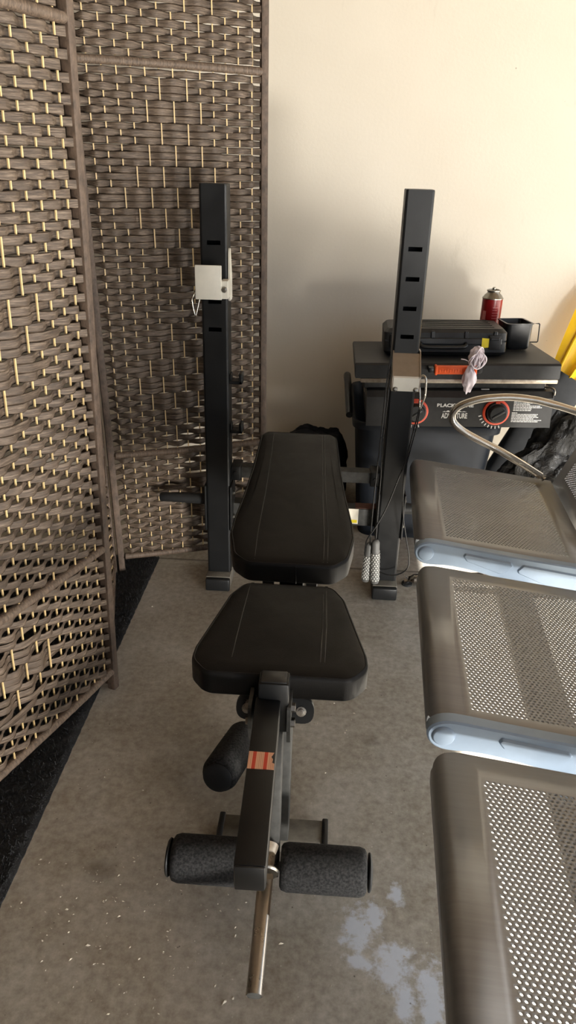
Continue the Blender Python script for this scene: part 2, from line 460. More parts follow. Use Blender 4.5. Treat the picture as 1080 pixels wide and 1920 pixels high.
# ------------------------------------------------------------------ folding screen
BARS = (.055, .40, 1.415, 1.755)
def woven_panel(root, BL, BR, TL, TR, ncol, seed, dia, loose=0.0, nrm_flip=1):
    """corner points at z=0 and z=1.8; weave facing the viewer side"""
    BL, BR, TL, TR = map(Vector, (BL, BR, TL, TR)); H = 1.8
    rnd = random.Random(seed)
    def P(s, z, d=0.0):
        t = z/H
        p = (BL*(1-s)+BR*s)*(1-t) + (TL*(1-s)+TR*s)*t
        return p + N*d
    ax = (BR-BL).normalized(); N = ax.cross(Vector((0, 0, 1))).normalized()*nrm_flip
    wid = (BR-BL).length
    bm = BM(); rows_pitch = .0168; A = .0085
    row = 0; sub = 3
    for (z0, z1) in zip(BARS, BARS[1:]):
        za, zb = z0+.012, z1-.012
        n = round((zb-za)/rows_pitch); pt = (zb-za)/n
        for r in range(n):
            zc = za+(r+.5)*pt
            jit = rnd.uniform(-.0012, .0012); tilt = rnd.uniform(-.002, .002)
            fs = rnd.uniform(.93, 1.06)
            lz = loose if zc < .38 else loose*.15
            rings = []
            for k in range(ncol*sub+1):
                u = k/sub                      # in stick units; sticks at 1..ncol-1, posts at 0 and ncol
                c = int(min(max(round(u), 0), ncol))
                def phase(c):
                    par = (row+c) % 2
                    for (zd, cd, hz, hc) in dia:
                        if abs(zc-zd)/hz + abs(c-cd)/hc < 1.0:
                            par = (int((zc-.02)/(3*rows_pitch)) + c) % 2
                    return 1 if par else -1
                c0 = int(math.floor(u)); c1 = min(c0+1, ncol); fr = u-c0
                w = .5-.5*cos(pi*fr)
                d = A*(phase(c0)*(1-w)+phase(c1)*w)
                hh = pt*.5*fs*(1.0+.06*d/A)
                cn = int(round(u)); blk = any(abs(zc-zd)/hz + abs(cn-cd)/hc < 1.0 for (zd, cd, hz, hc) in dia)
                if blk: hh = pt*.5*1.04
                edge = min(u, ncol-u)
                if edge < 1.0:
                    e = 0 if u < 1 else ncol
                    if phase(e) < 0:
                        hh *= .80; d = -A-.024*min(1.0, (1-edge)*1.6)
                    else: hh *= 1.05
                zz = zc+(0 if blk else jit+tilt*(u/ncol-.5))
                if lz:
                    zz += lz*noise.noise(Vector((u*.35+seed, zc*16, 2.0)))
                    hh *= 1-min(.35, lz*18*max(0, noise.noise(Vector((u*.6, zc*40, 9.0)))))
                s = u/ncol
                p = P(s, zz); up = Vector((0, 0, hh))
                rings.append([bm.verts.new(p+N*(d-.0002)+up), bm.verts.new(p+N*(d+.0006)+up*.7), bm.verts.new(p+N*(d+.0006)-up*.7),
                              bm.verts.new(p+N*(d-.0002)-up), bm.verts.new(p+N*(d-.0012))])
            for a, b in zip(rings, rings[1:]):
                for q in range(5): bm.faces.new((a[q], a[(q+1) % 5], b[(q+1) % 5], b[q]))
            row += 1
    for f in bm.faces: f.smooth = True
    # bamboo sticks threaded through the weave
    for c in range(1, ncol):
        s = c/ncol
        for (z0, z1) in zip(BARS, BARS[1:]):
            lo = z0+.004
            if loose and z0 < .1: lo -= rnd.choice((0, 0, .012, .02))
            if c % 1 == 0:
                a = P(s, lo, .0016); b = P(s, z1-.004, .0016)
                j = Vector((rnd.uniform(-.002, .002), 0, 0))
                x = ax*.0015; n = N*.0014
                va = [bm.verts.new(a+j+q) for q in (x+n, -x+n, -x-n, x-n)]; vb = [bm.verts.new(b+q) for q in (x+n, -x+n, -x-n, x-n)]
                for q in range(4):
                    f = bm.faces.new((va[q], va[(q+1) % 4], vb[(q+1) % 4], vb[q])); f.material_index = 1
                for vv in (va, vb):
                    f = bm.faces.new(vv); f.material_index = 1
    o = obj('woven_panel', bm, [M['rush'], M['bamboo']], root)
    # posts
    for s in (0, 1):
        pb = BM(); nn = 60; rings = []
        w, dpt = .010, .011
        for k in range(nn+1):
            z = H*k/nn; p = P(s, z); ww = w*(1+.06*noise.noise(Vector((z*40, s*9, seed))))
            cr = [(-ww, -dpt), (ww, -dpt), (ww, dpt), (-ww, dpt)]
            cr = round_poly(cr, .004, 2)
            rings.append([pb.verts.new(p+ax*q[0]+N*q[1]) for q in cr])
        for a, b in zip(rings, rings[1:]):
            m = len(a)
            for q in range(m): pb.faces.new((a[q], a[(q+1) % m], b[(q+1) % m], b[q]))
        pb.faces.new(rings[0]); pb.faces.new(rings[-1])
        obj('post', pb, M['post'], o, 40)
    for z in BARS:
        pb = BM(); nn = 70; pts = []; rs = []
        sag = .004 if z < 1 else -.002
        for k in range(nn+1):
            s = .015+.97*k/nn
            pts.append(P(s, z - sag*sin(pi*s), .001)); rs.append(.0105*(1+.07*noise.noise(Vector((k*1.7, z*9, seed)))))
        add_tube(pb, pts, rs, 10)
        cb = obj('crossbar', pb, M['wrap'], o, 60)
    return o
def folding_screen():
    root = thing('folding_screen', 'tall brown woven rush folding screen with pale bamboo sticks standing left', 'screen', (0, 0, 0))
    A0 = (-.671, 1.012, 0); A1 = (-.504, 1.462, 0)
    A0t = (-.640, 1.005, 1.8); A1t = (-.465, 1.455, 1.8)
    B1 = (-.646, 2.024, 0); B1t = (-.668, 1.998, 1.8)
    C1 = (-.199, 2.198, 0); C1t = (-.214, 2.250, 1.8)
    off = Vector((-.016, .022, 0))
    woven_panel(root, A0, A1, A0t, A1t, 14, 1, [(.93, 4.5, .36, 6.0), (.25, 5, .11, 4), (1.58, 5, .12, 4)], loose=.006)
    woven_panel(root, Vector(A1)+off, Vector(B1)+Vector((-.01, -.012, 0)), Vector(A1t)+off, Vector(B1t)+Vector((-.01, -.012, 0)), 14, 2, [(.9, 7, .3, 5)])
    woven_panel(root, Vector(B1)+Vector((.012, .006, 0)), C1, Vector(B1t)+Vector((.012, .006, 0)), C1t, 14, 3, [(1.12, 7, .30, 5.5), (.62, 6, .2, 4.2), (.23, 8, .1, 4.0), (1.60, 9, .10, 5.0)])
    return root
folding_screen()

# ------------------------------------------------------------------ weight bench
def slotted_tube(bm, x0, x1, y0, y1, z0, z1, slots, sw=.035, sh=.011, ch=.006):
    """square upright with slots cut through the front face"""
    xs0, xs1 = x0+ch, x1-ch
    prof = [(xs1, y0), (x1-ch*.3, y0+ch*.3), (x1, y0+ch), (x1, y1-ch), (x1-ch, y1), (x0+ch, y1), (x0, y1-ch), (x0, y0+ch), (x0+ch*.3, y0+ch*.3), (xs0, y0)]
    lo = [bm.verts.new((p[0], p[1], z0)) for p in prof]; hi = [bm.verts.new((p[0], p[1], z1)) for p in prof]
    for k in range(len(prof)-1): bm.faces.new((lo[k], lo[k+1], hi[k+1], hi[k]))
    xc = (x0+x1)/2
    def quad(xa, xb, za, zb):
        bm.faces.new([bm.verts.new(p) for p in ((xa, y0, za), (xb, y0, za), (xb, y0, zb), (xa, y0, zb))])
    z = z0
    for s in sorted(slots):
        quad(xs0, xs1, z, s-sh/2)
        quad(xs0, xc-sw/2, s-sh/2, s+sh/2); quad(xc+sw/2, xs1, s-sh/2, s+sh/2)
        a, b, c, d = (xc-sw/2, s-sh/2), (xc+sw/2, s-sh/2), (xc+sw/2, s+sh/2), (xc-sw/2, s+sh/2)
        for p, q in ((a, b), (b, c), (c, d), (d, a)):
            bm.faces.new([bm.verts.new(v) for v in ((p[0], y0, p[1]), (q[0], y0, q[1]), (q[0], y0+.004, q[1]), (p[0], y0+.004, p[1]))])
        z = s+sh/2
    quad(xs0, xs1, z, z1)
    # plugged top with a slight dome
    top = [bm.verts.new((p[0]*.97+xc*.03, p[1], z1+.003)) for p in prof]
    for k in range(len(prof)): bm.faces.new((hi[k], hi[(k+1) % len(prof)], top[(k+1) % len(prof)], top[k]))
    bm.faces.new(top)
    bmesh.ops.remove_doubles(bm, verts=bm.verts[:], dist=1e-5)

def pad_mesh(poly, thick, fn, dome=.004, edge=.008, seams=()):
    """cushion: poly (CCW, 2-D, in u,t); fn(u,t,h)->3-D"""
    bm = BM(); poly = [Vector(p) for p in poly]
    loops = []
    for ins, h in ((.006, -thick), (.0, -thick+.006), (.0, -edge), (.0012, -.003), (.004, -.0005), (.0055, -.0012), (.008, .0)):
        pp = offset_poly(poly, ins) if ins else poly
        loops.append([bm.verts.new(fn(p.x, p.y, h)) for p in pp])
    cc = sum(poly, Vector((0, 0)))/len(poly); inner = offset_poly(poly, .008)
    for k_, h in ((.06, dome*.5), (.16, dome*.9)):
        loops.append([bm.verts.new(fn(*(p+(cc-p)*k_), h)) for p in inner])
    n = len(poly)
    for a, b in zip(loops, loops[1:]):
        for k in range(n): bm.faces.new((a[k], a[(k+1) % n], b[(k+1) % n], b[k]))
    cx = sum(p.x for p in poly)/n
    bot = bm.faces.new(loops[0][::-1]); top = bm.faces.new(loops[-1])
    bmesh.ops.triangulate(bm, faces=[bot, top], ngon_method='EAR_CLIP')
    return bm

def weight_bench():
    W = thing('weight_bench', 'black weight bench with two slotted uprights and padded seat on concrete floor', 'weight bench', (0, 0, 0))
    LX, RX = -.3125, .200; hw = .0355; YF = 1.985; YB = 2.05
    slots = (.793, .866, .940, 1.013)
    for sx, X in ((-1, LX), (1, RX)):
        bm = BM(); slotted_tube(bm, X-hw, X+hw, YF, YB, .045, 1.148, slots)
        up = obj('upright', bm, M['black_paint'], W)
        for s in (-1, 1):   # sleeve plates each side of the upright
            bm = BM(); add_box(bm, (X+s*hw-(.0005 if s > 0 else .005), YF-.006, .19), (X+s*hw+(.005 if s > 0 else .0005), YB+.02, .335), .0015, 1)
            obj('gusset_plate', bm, M['black_paint'], up, 35)
        bm = BM(); add_box(bm, (X-.038, 1.955, .0), (X+.038, 2.105, .044), .004, 2)
        base = obj('base_rail', bm, M['dust_top'], W, 35)
        for yy in (1.940, 2.085):
            bm = BM(); add_box(bm, (X-.0375, yy, .0), (X+.0375, yy+.028, .041), .005, 3)
            obj('end_cap', bm, M['black_plastic'], base, 35)
        bm = BM()
        add_lathe(bm, (X+sx*hw, 2.018, .277), (sx, 0, -.0), [(.0175, 0), (.0165, .02), (.0150, .10), (.0142, .142), (.010, .147), (0, .148)], 20)
        obj('plate_peg', bm, M['rubber'], W, 40)
        for z in (.22, .30):
            bm = BM(); add_lathe(bm, (X+hw+.004, 2.02, z), (1, 0, 0), [(.009, 0), (.009, .005), (.006, .007), (0, .007)], 8)
            obj('bolt', bm, M['steel'], up, 30)
    # cross rails between the uprights
    bm = BM(); add_box(bm, (LX+hw, 2.02, .350), (RX-hw, 2.06, .386), .004, 2)
    cr = obj('cross_rail', bm, M['dusty_black'], W, 35)
    for X in (LX+hw+.0, RX-hw-.030):
        bm = BM(); add_box(bm, (X, 2.008, .345), (X+.030, 2.07, .391), .004, 2)
        add_lathe(bm, (X+.015, 2.008, .368), (0, -1, 0), [(.007, 0), (.007, .004), (0, .005)], 8)
        obj('rail_socket', bm, M['black_paint'], cr, 35)
    bm = BM(); add_box(bm, (LX+hw, 2.03, .205), (RX-hw, 2.075, .262), .004, 2)
    lr = obj('cross_rail', bm, M['dusty_black'], W, 35)
    bm = BM(); add_box(bm, (.098, 2.034, .2615), (RX-hw-.004, 2.072, .2635)); obj('reflection_strip', bm, M['red_brown'], lr)  # brown reflection on the rail top, laid on as a coloured strip
    bm = BM(); add_box(bm, (.078, 2.0285, .212), (.108, 2.0305, .262)); add_box(bm, (.085, 2.028, .216), (.105, 2.0295, .226), mi=1)
    obj('label', bm, [M['label_paper'], M['yellow_tape']], lr)
    # safety hooks on the inner side of the left upright
    for z in (.655, .511):
        bm = BM(); add_box(bm, (LX+hw, 1.995, z-.014), (LX+hw+.036, 2.03, z-.004), .002, 1)
        add_box(bm, (LX+hw+.026, 1.995, z-.014), (LX+hw+.036, 2.03, z+.016), .002, 1)
        add_box(bm, (LX+hw, 1.998, z-.014), (LX+hw+.006, 2.027, z+.014), .002, 1)
        obj('safety_hook', bm, M['black_paint'], W, 35)
    # bar catches: left one
    bm = BM()
    add_box(bm, (-.355, 1.940, .878), (-.287, 1.946, .963), .0015, 2)
    add_box(bm, (-.352, 1.944, .880), (-.290, 1.984, .886), .001, 1)
    cl = obj('bar_catch', bm, M['white_paint'], W, 35, label='white square bar catch with bolt, on left upright')
    bm = BM()
    pl = round_poly([(1.984, .868), (2.03, .868), (2.03, .93), (2.005, 1.0), (1.99, 1.0), (1.984, .93)], .008, 3)
    add_prism(bm, pl, LX+hw+.0012, LX+hw+.0055, lambda u, v, t: Vector((t, u, v)))
    add_box(bm, (-.290, 1.946, .880), (LX+hw+.0055, 1.99, .925), .001, 1)
    obj('side_plate', bm, M['white_paint'], cl, 35)
    bm = BM(); add_lathe(bm, (-.2805, 1.9455, .904), (0, -1, 0), [(.0075, 0), (.0075, .006), (.005, .009), (0, .0095)], 8); obj('bolt', bm, M['steel'], cl, 30)
    bm = BM(); add_tube(bm, smooth_path([(-.348, 1.99, .905), (-.358, 1.985, .902), (-.368, 1.98, .880), (-.372, 1.98, .868), (-.366, 1.98, .834), (-.362, 1.98, .832), (-.356, 1.985, .858), (-.350, 1.99, .880)], 5), .0026, 8)
    obj('locking_pin', bm, M['chrome'], cl, 60)
    # right one, lower, seen from above
    bm = BM()
    fnr = lambda u, v, t: Vector((t, u, v))
    add_prism(bm, [(1.984, .750), (1.984, .744), (1.934, .694), (1.934, .700)], .1695, .2375, fnr)
    add_prism(bm, [(1.934, .700), (1.934, .694), (1.938, .660), (1.932, .660), (1.928, .697)], .1695, .2375, fnr, mi=1)
    add_prism(bm, [(1.932, .666), (1.932, .660), (1.984, .660), (1.984, .666)], .1695, .2375, fnr, mi=1)
    for X in (.1660, .2375):
        add_prism(bm, round_poly([(1.931, .659), (2.02, .655), (2.02, .756), (1.985, .756), (1.931, .70)], .004, 2), X, X+.0035, fnr, mi=0)
    cr2 = obj('bar_catch', bm, [M['grey_metal'], M['white_paint']], W, 35, label='grey sloped bar catch with white lip, on right upright')
    for X in (.176, .230):
        bm = BM(); add_lathe(bm, (X, 1.935, .664), (0, -1, .35), [(.007, 0), (.007, .006), (.004, .009), (0, .0095)], 8)
        obj('bolt', bm, M['steel'], cr2, 30)
    bm = BM(); add_tube(bm, smooth_path([(.241, 1.955, .694), (.249, 1.95, .700), (.256, 1.945, .692), (.258, 1.942, .665), (.257, 1.94, .645), (.252, 1.94, .626), (.247, 1.94, .612), (.245, 1.942, .640), (.242, 1.95, .668)], 5), .0028, 8)
    obj('locking_pin', bm, M['chrome'], cr2, 60)

    # backrest
    z0, z1, y0, y1 = .48, .555, 1.285, 1.868
    L = sqrt((y1-y0)**2+(z1-z0)**2); a = math.atan2(z1-z0, y1-y0)
    def bf(u, t, h):
        cx = -.060-.013*t/L
        return Vector((cx+u, y0+t*cos(a)-h*sin(a), z0+t*sin(a)+h*cos(a)))
    half = [(.088, 0), (.118, .030), (.1325, .105), (.1305, .16), (.119, .265), (.1085, .40), (.1015, L-.02), (.085, L)]
    poly = [Vector((u, t)) for u, t in half] + [Vector((-u, t)) for u, t in half[::-1]]
    rp = [.03, .035, .06, .08, .12, .12, .03, .016]
    poly = round_poly(poly, rp+rp[::-1], 5)
    back = obj('backrest_pad', pad_mesh(poly, .05, bf, .004), M['vinyl'], W, 45)
    def seam_path(f, us, L):
        ts = [.012, .022, .034, .05]+[.05+(L-.1)*k/14 for k in range(1, 14)]+[L-.05, L-.034, L-.022, L-.012]
        hs = [.0004, .0016, .0028, .0036]+[.0036]*13+[.0036, .0028, .0016, .0004]
        out = []
        for t, h in zip(ts, hs):
            for (u0, t0), (u1, t1) in zip(us, us[1:]):
                if t0 <= t <= t1: u = u0+(u1-u0)*(t-t0)/(t1-t0); break
            out.append(f(u, t, h-.0006))
        return out
    for us in ([(-.072, 0), (-.073, .10), (-.068, .25), (-.066, .45), (-.067, L)], [(.066, 0), (.068, .10), (.064, .25), (.062, .45), (.061, L)], [(.074, 0), (.076, .10), (.071, .25), (.068, .45), (.067, L)]):
        bm = BM(); add_tube(bm, seam_path(bf, us, L), .0014, 6); obj('seam', bm, M['seam'], back, 60)
    bm = BM(); add_tube(bm, [bf(.012, -.0008, -.004), bf(.012, -.0012, -.025), bf(.012, -.0006, -.047)], .0014, 6)
    obj('front_seam', bm, M['seam'], back, 60)
    # backrest frame underneath
    for u in (-.045, .045):
        bm = BM()
        p0 = bf(u, .02, -.062); p1 = bf(u, L-.08, -.062)
        x = Vector((1, 0, 0)); 
        nb = BM(); add_box(nb, (-.012, 0, -.0115), (.012, (p1-p0).length, .0115), .002, 1)
        ddd = (p1-p0).normalized(); mt = Matrix.Identity(4); zz = x.cross(ddd)
        for i in range(3): mt[i][0] = x[i]; mt[i][1] = ddd[i]; mt[i][2] = zz[i]
        mt.translation = p0; merge(bm, nb, mt)
        obj('backrest_rail', bm, M['black_paint'], W, 35)
    for x0 in (.012, -.138):
        bm = BM(); add_prism(bm, round_poly([(1.30, .43), (1.215, .43), (1.205, .37), (1.29, .37)], .01, 3), x0, x0+.006, lambda u, v, t: Vector((t, u, v)))
        obj('hinge_plate', bm, M['dusty_black'], W, 35)

    # seat
    def sf(u, t, h): return Vector((-.0585+u, .944+t, .470+h+.0*t))
    Ls = .285
    half = [(.118, 0), (.1462, .035), (.1445, .07), (.1085, Ls-.045), (.085, Ls)]
    poly = [Vector(p) for p in half] + [Vector((-u, t)) for u, t in half[::-1]]
    rp = [.03, .04, .06, .05, .03]
    poly = round_poly(poly, rp+rp[::-1], 6)
    seat = obj('seat_pad', pad_mesh(poly, .047, sf, .004), M['vinyl'], W, 45)
    for us in ([(-.079, 0), (-.077, .14), (-.073, Ls)], [(.066, 0), (.068, .14), (.066, Ls)], [(.073, 0), (.075, .14), (.072, Ls)]):
        bm = BM(); add_tube(bm, seam_path(sf, us, Ls), .0014, 6); obj('seam', bm, M['seam'], seat, 60)

    # spine, front post, foot
    bm = BM(); add_box(bm, (-.083, .975, .36), (-.033, 2.03, .412), .004, 2); obj('spine_tube', bm, M['black_paint'], W, 35)
    bm = BM(); add_box(bm, (-.080, 1.005, .03), (-.035, 1.055, .40), .004, 2); obj('front_post', bm, M['dusty_black'], W, 35)
    bm = BM(); add_box(bm, (-.170, 1.004, 0), (.034, 1.060, .034), .004, 2); ft = obj('front_foot', bm, M['dust_top'], W, 35)
    for x in (-.174, .029):
        bm = BM(); add_box(bm, (x, 1.001, 0), (x+.012, 1.063, .037), .003, 2); obj('end_cap', bm, M['black_plastic'], ft, 35)

    # leg developer: receiver, arm, hanging lever, rollers, plate peg
    bm = BM(); add_box(bm, (-.086, .905, .390), (-.038, .940, .484), .004, 2); rc = obj('arm_socket', bm, M['black_paint'], W, 35)
    bm = BM(); add_box(bm, (-.0825, .908, .4835), (-.0415, .937, .4865), .002, 2); obj('socket_cap', bm, M['black_plastic'], rc, 35)
    T0 = Vector((-.0700, .912, .4545)); T1 = Vector((-.0655, .607, .4545))
    bm = BM(); d = (T1-T0).normalized(); x = Vector((d.y, -d.x, 0))*-1
    nb = BM(); add_box(nb, (-.0195, 0, -.042), (.0195, (T1-T0).length, 0), .0025, 2)
    mt = Matrix.Identity(4)
    for i in range(3): mt[i][0] = x[i]; mt[i][1] = d[i]; mt[i][2] = (0, 0, 1)[i]
    mt.translation = T0; merge(bm, nb, mt)
    arm = obj('curl_arm', bm, M['black_paint'], W, 35)
    bm = BM(); nb = BM(); Lr = (T1-T0).length; add_box(nb, (-.0185, Lr-.001, -.041), (.0185, Lr+.003, -.001), .002, 2); merge(bm, nb, mt)
    obj('end_cap', bm, M['black_plastic'], arm, 35)
    bm = BM(); vs = [(-.0170, .120), (.0185, .119), (.0185, .152), (-.0185, .152), (-.0185, .141), (-.0150, .139), (-.0160, .133), (-.0135, .128)]
    add_prism(bm, vs, .0, .0006, lambda u, v, t: mt @ Vector((-u, v, t)))
    obj('warning_sticker', bm, M['sticker'], arm, label='torn orange and white sticker')
    bm = BM()   # bolted bracket ears
    pl = round_poly([(-.126, .378), (.002, .376), (.002, .416), (-.126, .417)], .0195, 6)
    add_prism(bm, pl, .951, .957, lambda u, v, t: Vector((u, t+(v-.396)*.35, v)))
    ear = obj('pivot_plate', bm, M['black_paint'], W, 35)
    for x in (-.108, -.019):
        bm = BM(); add_lathe(bm, (x, .951, .396), (0, -1, .35), [(.0085, 0), (.0085, .0018), (.0055, .002), (.0052, .0045), (0, .005)], 12); obj('bolt', bm, M['dark_steel'], ear, 30)
    for x0 in (-.101, -.040):
        bm = BM(); add_prism(bm, round_poly([(.898, .445), (.952, .445), (.952, .36), (.915, .36), (.898, .40)], .008, 3), x0, x0+.006, lambda u, v, t: Vector((t, u, v)))
        obj('pivot_cheek', bm, M['dusty_black'], ear, 30)
        for z in (.425, .395):
            bm = BM(); add_lathe(bm, (x0+(.006 if x0 > -.06 else 0), .925, z), (1 if x0 > -.06 else -1, 0, 0), [(.008, 0), (.008, .006), (0, .007)], 6)
            obj('bolt', bm, M['dark_steel'], ear, 30)
    # hanging lever
    C0 = Vector((-.068, .938, .42)); C1 = Vector((-.066, .882, .085))
    bm = BM(); d = (C1-C0).normalized(); x = Vector((1, 0, 0)); yv = d.cross(x).normalized()
    nb = BM(); add_box(nb, (-.0205, 0, 0), (.0205, (C1-C0).length, .04), .0025, 2)
    mc = Matrix.Identity(4)
    for i in range(3): mc[i][0] = x[i]; mc[i][1] = d[i]; mc[i][2] = (-yv)[i] if yv.y < 0 else yv[i]
    mc.translation = C0; merge(bm, nb, mc)
    lev = obj('lever_tube', bm, M['dusty_black'], W, 35)
    bm = BM(); add_tube(bm, [(-.0632, .888, .158), (-.0642, .775, .132), (-.0650, .666, .108)], .0123, 20)
    pg = obj('plate_peg', bm, M['dark_steel'], W, 40, label='bare steel plate peg')
    bm = BM(); add_lathe(bm, (-.0636, .845, .148), (0, -1, -.22), [(.0, 0), (.021, 0), (.0215, .002), (.0195, .005), (0, .005)], 28)
    obj('collar', bm, M['steel'], pg, 40)
    bm = BM(); add_lathe(bm, (-.0632, .886, .158), (0, -1, -.22), [(.017, 0), (.0155, .006), (.0125, .014)], 18); obj('weld', bm, M['rim'], pg, 60)
    bm = BM(); add_lathe(bm, (-.0650, .668, .1085), (0, -1, -.22), [(.0118, 0), (.0110, .0022), (0, .0026)], 20); obj('peg_end', bm, M['dusty_black'], pg, 30)
    # rollers
    def roller(c0, axis, L, r, capside, ax_out=.0):
        bm = BM(); e = .012
        add_lathe(bm, c0, axis, [(r*.45, .0), (r*.80, .0), (r-.003, .003), (r, e), (r*1.005, L*.5), (r, L-e), (r-.003, L-.003), (r*.80, L), (r*.45, L)], 40)
        ro = obj('foam_roller', bm, M['foam'], W, 60)
        bm = BM(); x, y, d = frame_from(axis); o = Vector(c0)
        st, sg = (L, 1) if capside > 0 else (0, -1)
        add_lathe(bm, o+d*st, d*sg, [(r*.3, -.004), (r*.3, .004), (r*.78, .004), (r*.80, .006), (r*.72, .0085), (r*.4, .0105), (0, .011)], 32)
        obj('roller_cap', bm, M['rubber'], ro, 50)
        return ro
    yr, zr = .880, .118
    roller((-.042, yr, zr), (1, .0, .0), .146, .0395, 1)
    roller((-.090, yr, zr+.003), (-1, -.0, .0), .138, .0395, 1)
    bm = BM(); add_tube(bm, [(-.23, yr, zr), (.108, yr, zr)], .0095, 14); obj('roller_axle', bm, M['steel'], W, 40)
    n0 = Vector((-.138, 1.195, .115)); n1 = Vector((-.1785, 1.010, .160))
    d = (n1-n0)
    roller(n0, d, .165, .036, 1)
    bm = BM(); add_tube(bm, smooth_path([n0+d*.1, n0-d*.12, (-.115, 1.20, .11), (-.085, 1.16, .12), (-.062, 1.05, .14)], 6), .009, 12)
    obj('roller_axle', bm, M['steel'], W, 40)
weight_bench()

# ------------------------------------------------------------------ jump rope
def jump_rope():
    R = thing('jump_rope', 'black jump rope with grey diamond grips hanging on the right upright', 'jump rope', (.2, 1.94, .06))
    off = Vector((-.2, -1.94, -.06))
    Y = 1.948
    a = [(.1600, 1.968, .742), (.1585, 1.96, .725), (.153, Y, .667), (.149, Y, .481), (.145, Y, .354), (.144, Y, .234), (.144, Y, .183)]
    b = [(.1600, 1.968, .742), (.1620, 1.958, .722), (.160, Y-.006, .660), (.156, Y-.004, .522), (.159, Y, .406), (.159, Y, .311), (.160, Y, .202)]
    c = [(.250, Y, .625), (.237, Y, .542), (.226, Y, .464), (.210, Y, .404), (.184, Y, .312), (.157, Y-.004, .248), (.134, Y-.006, .205), (.131, Y, .163), (.136, Y, .145)]
    d = [(.252, Y, .628), (.244, Y, .55), (.227, Y, .443), (.224, Y, .401), (.232, Y, .292), (.250, Y, .207), (.262, Y, .152), (.262, Y, .115), (.244, Y, .094), (.211, Y, .085), (.168, Y+.01, .094)]
    for p in (a, b, c, d):
        bm = BM(); add_tube(bm, smooth_path([Vector(q)+off for q in p], 7), .0019, 7)
        obj('cord', bm, M['cord_black'], R, 70)
    for top, bot in (((.160, Y-.004, .202), (.167, Y-.008, .062)), ((.144, Y+.008, .186), (.139, Y+.004, .060))):
        p0 = Vector(top)+off; p1 = Vector(bot)+off; ax = (p1-p0); L = ax.length
        bm = BM(); add_lathe(bm, p0, ax, [(.004, -.004), (.009, 0), (.012, .006), (.012, .03), (.0135, .034), (.0115, .04), (.0125, L*.6), (.0130, L-.006), (.011, L), (.004, L+.003), (0, L+.003)], 20)
        h = obj('handle', bm, M['grip'], R, 45)
        bm = BM(); x, y, dd = frame_from(ax)
        rows = 13
        for r in range(rows):
            for k in range(9):
                ang = 2*pi*(k+(r % 2)*.5)/9; hh = .043+(L-.055)*r/(rows-1); rr = .0132
                ctr = p0+dd*hh
                def pt(da, dh): return ctr+dd*dh+(cos(ang+da)*x+sin(ang+da)*y)*(rr+.0012*(1-abs(da)/.32-abs(dh)/.0036))
                vs = [pt(0, -.0036), pt(.26, 0), pt(0, .0036), pt(-.26, 0)]
                cv = bm.verts.new(pt(0, 0)); vs = [bm.verts.new(v) for v in vs]
                for q in range(4): bm.faces.new((vs[q], vs[(q+1) % 4], cv))
        obj('grip', bm, M['grip_dia'], h)
jump_rope()

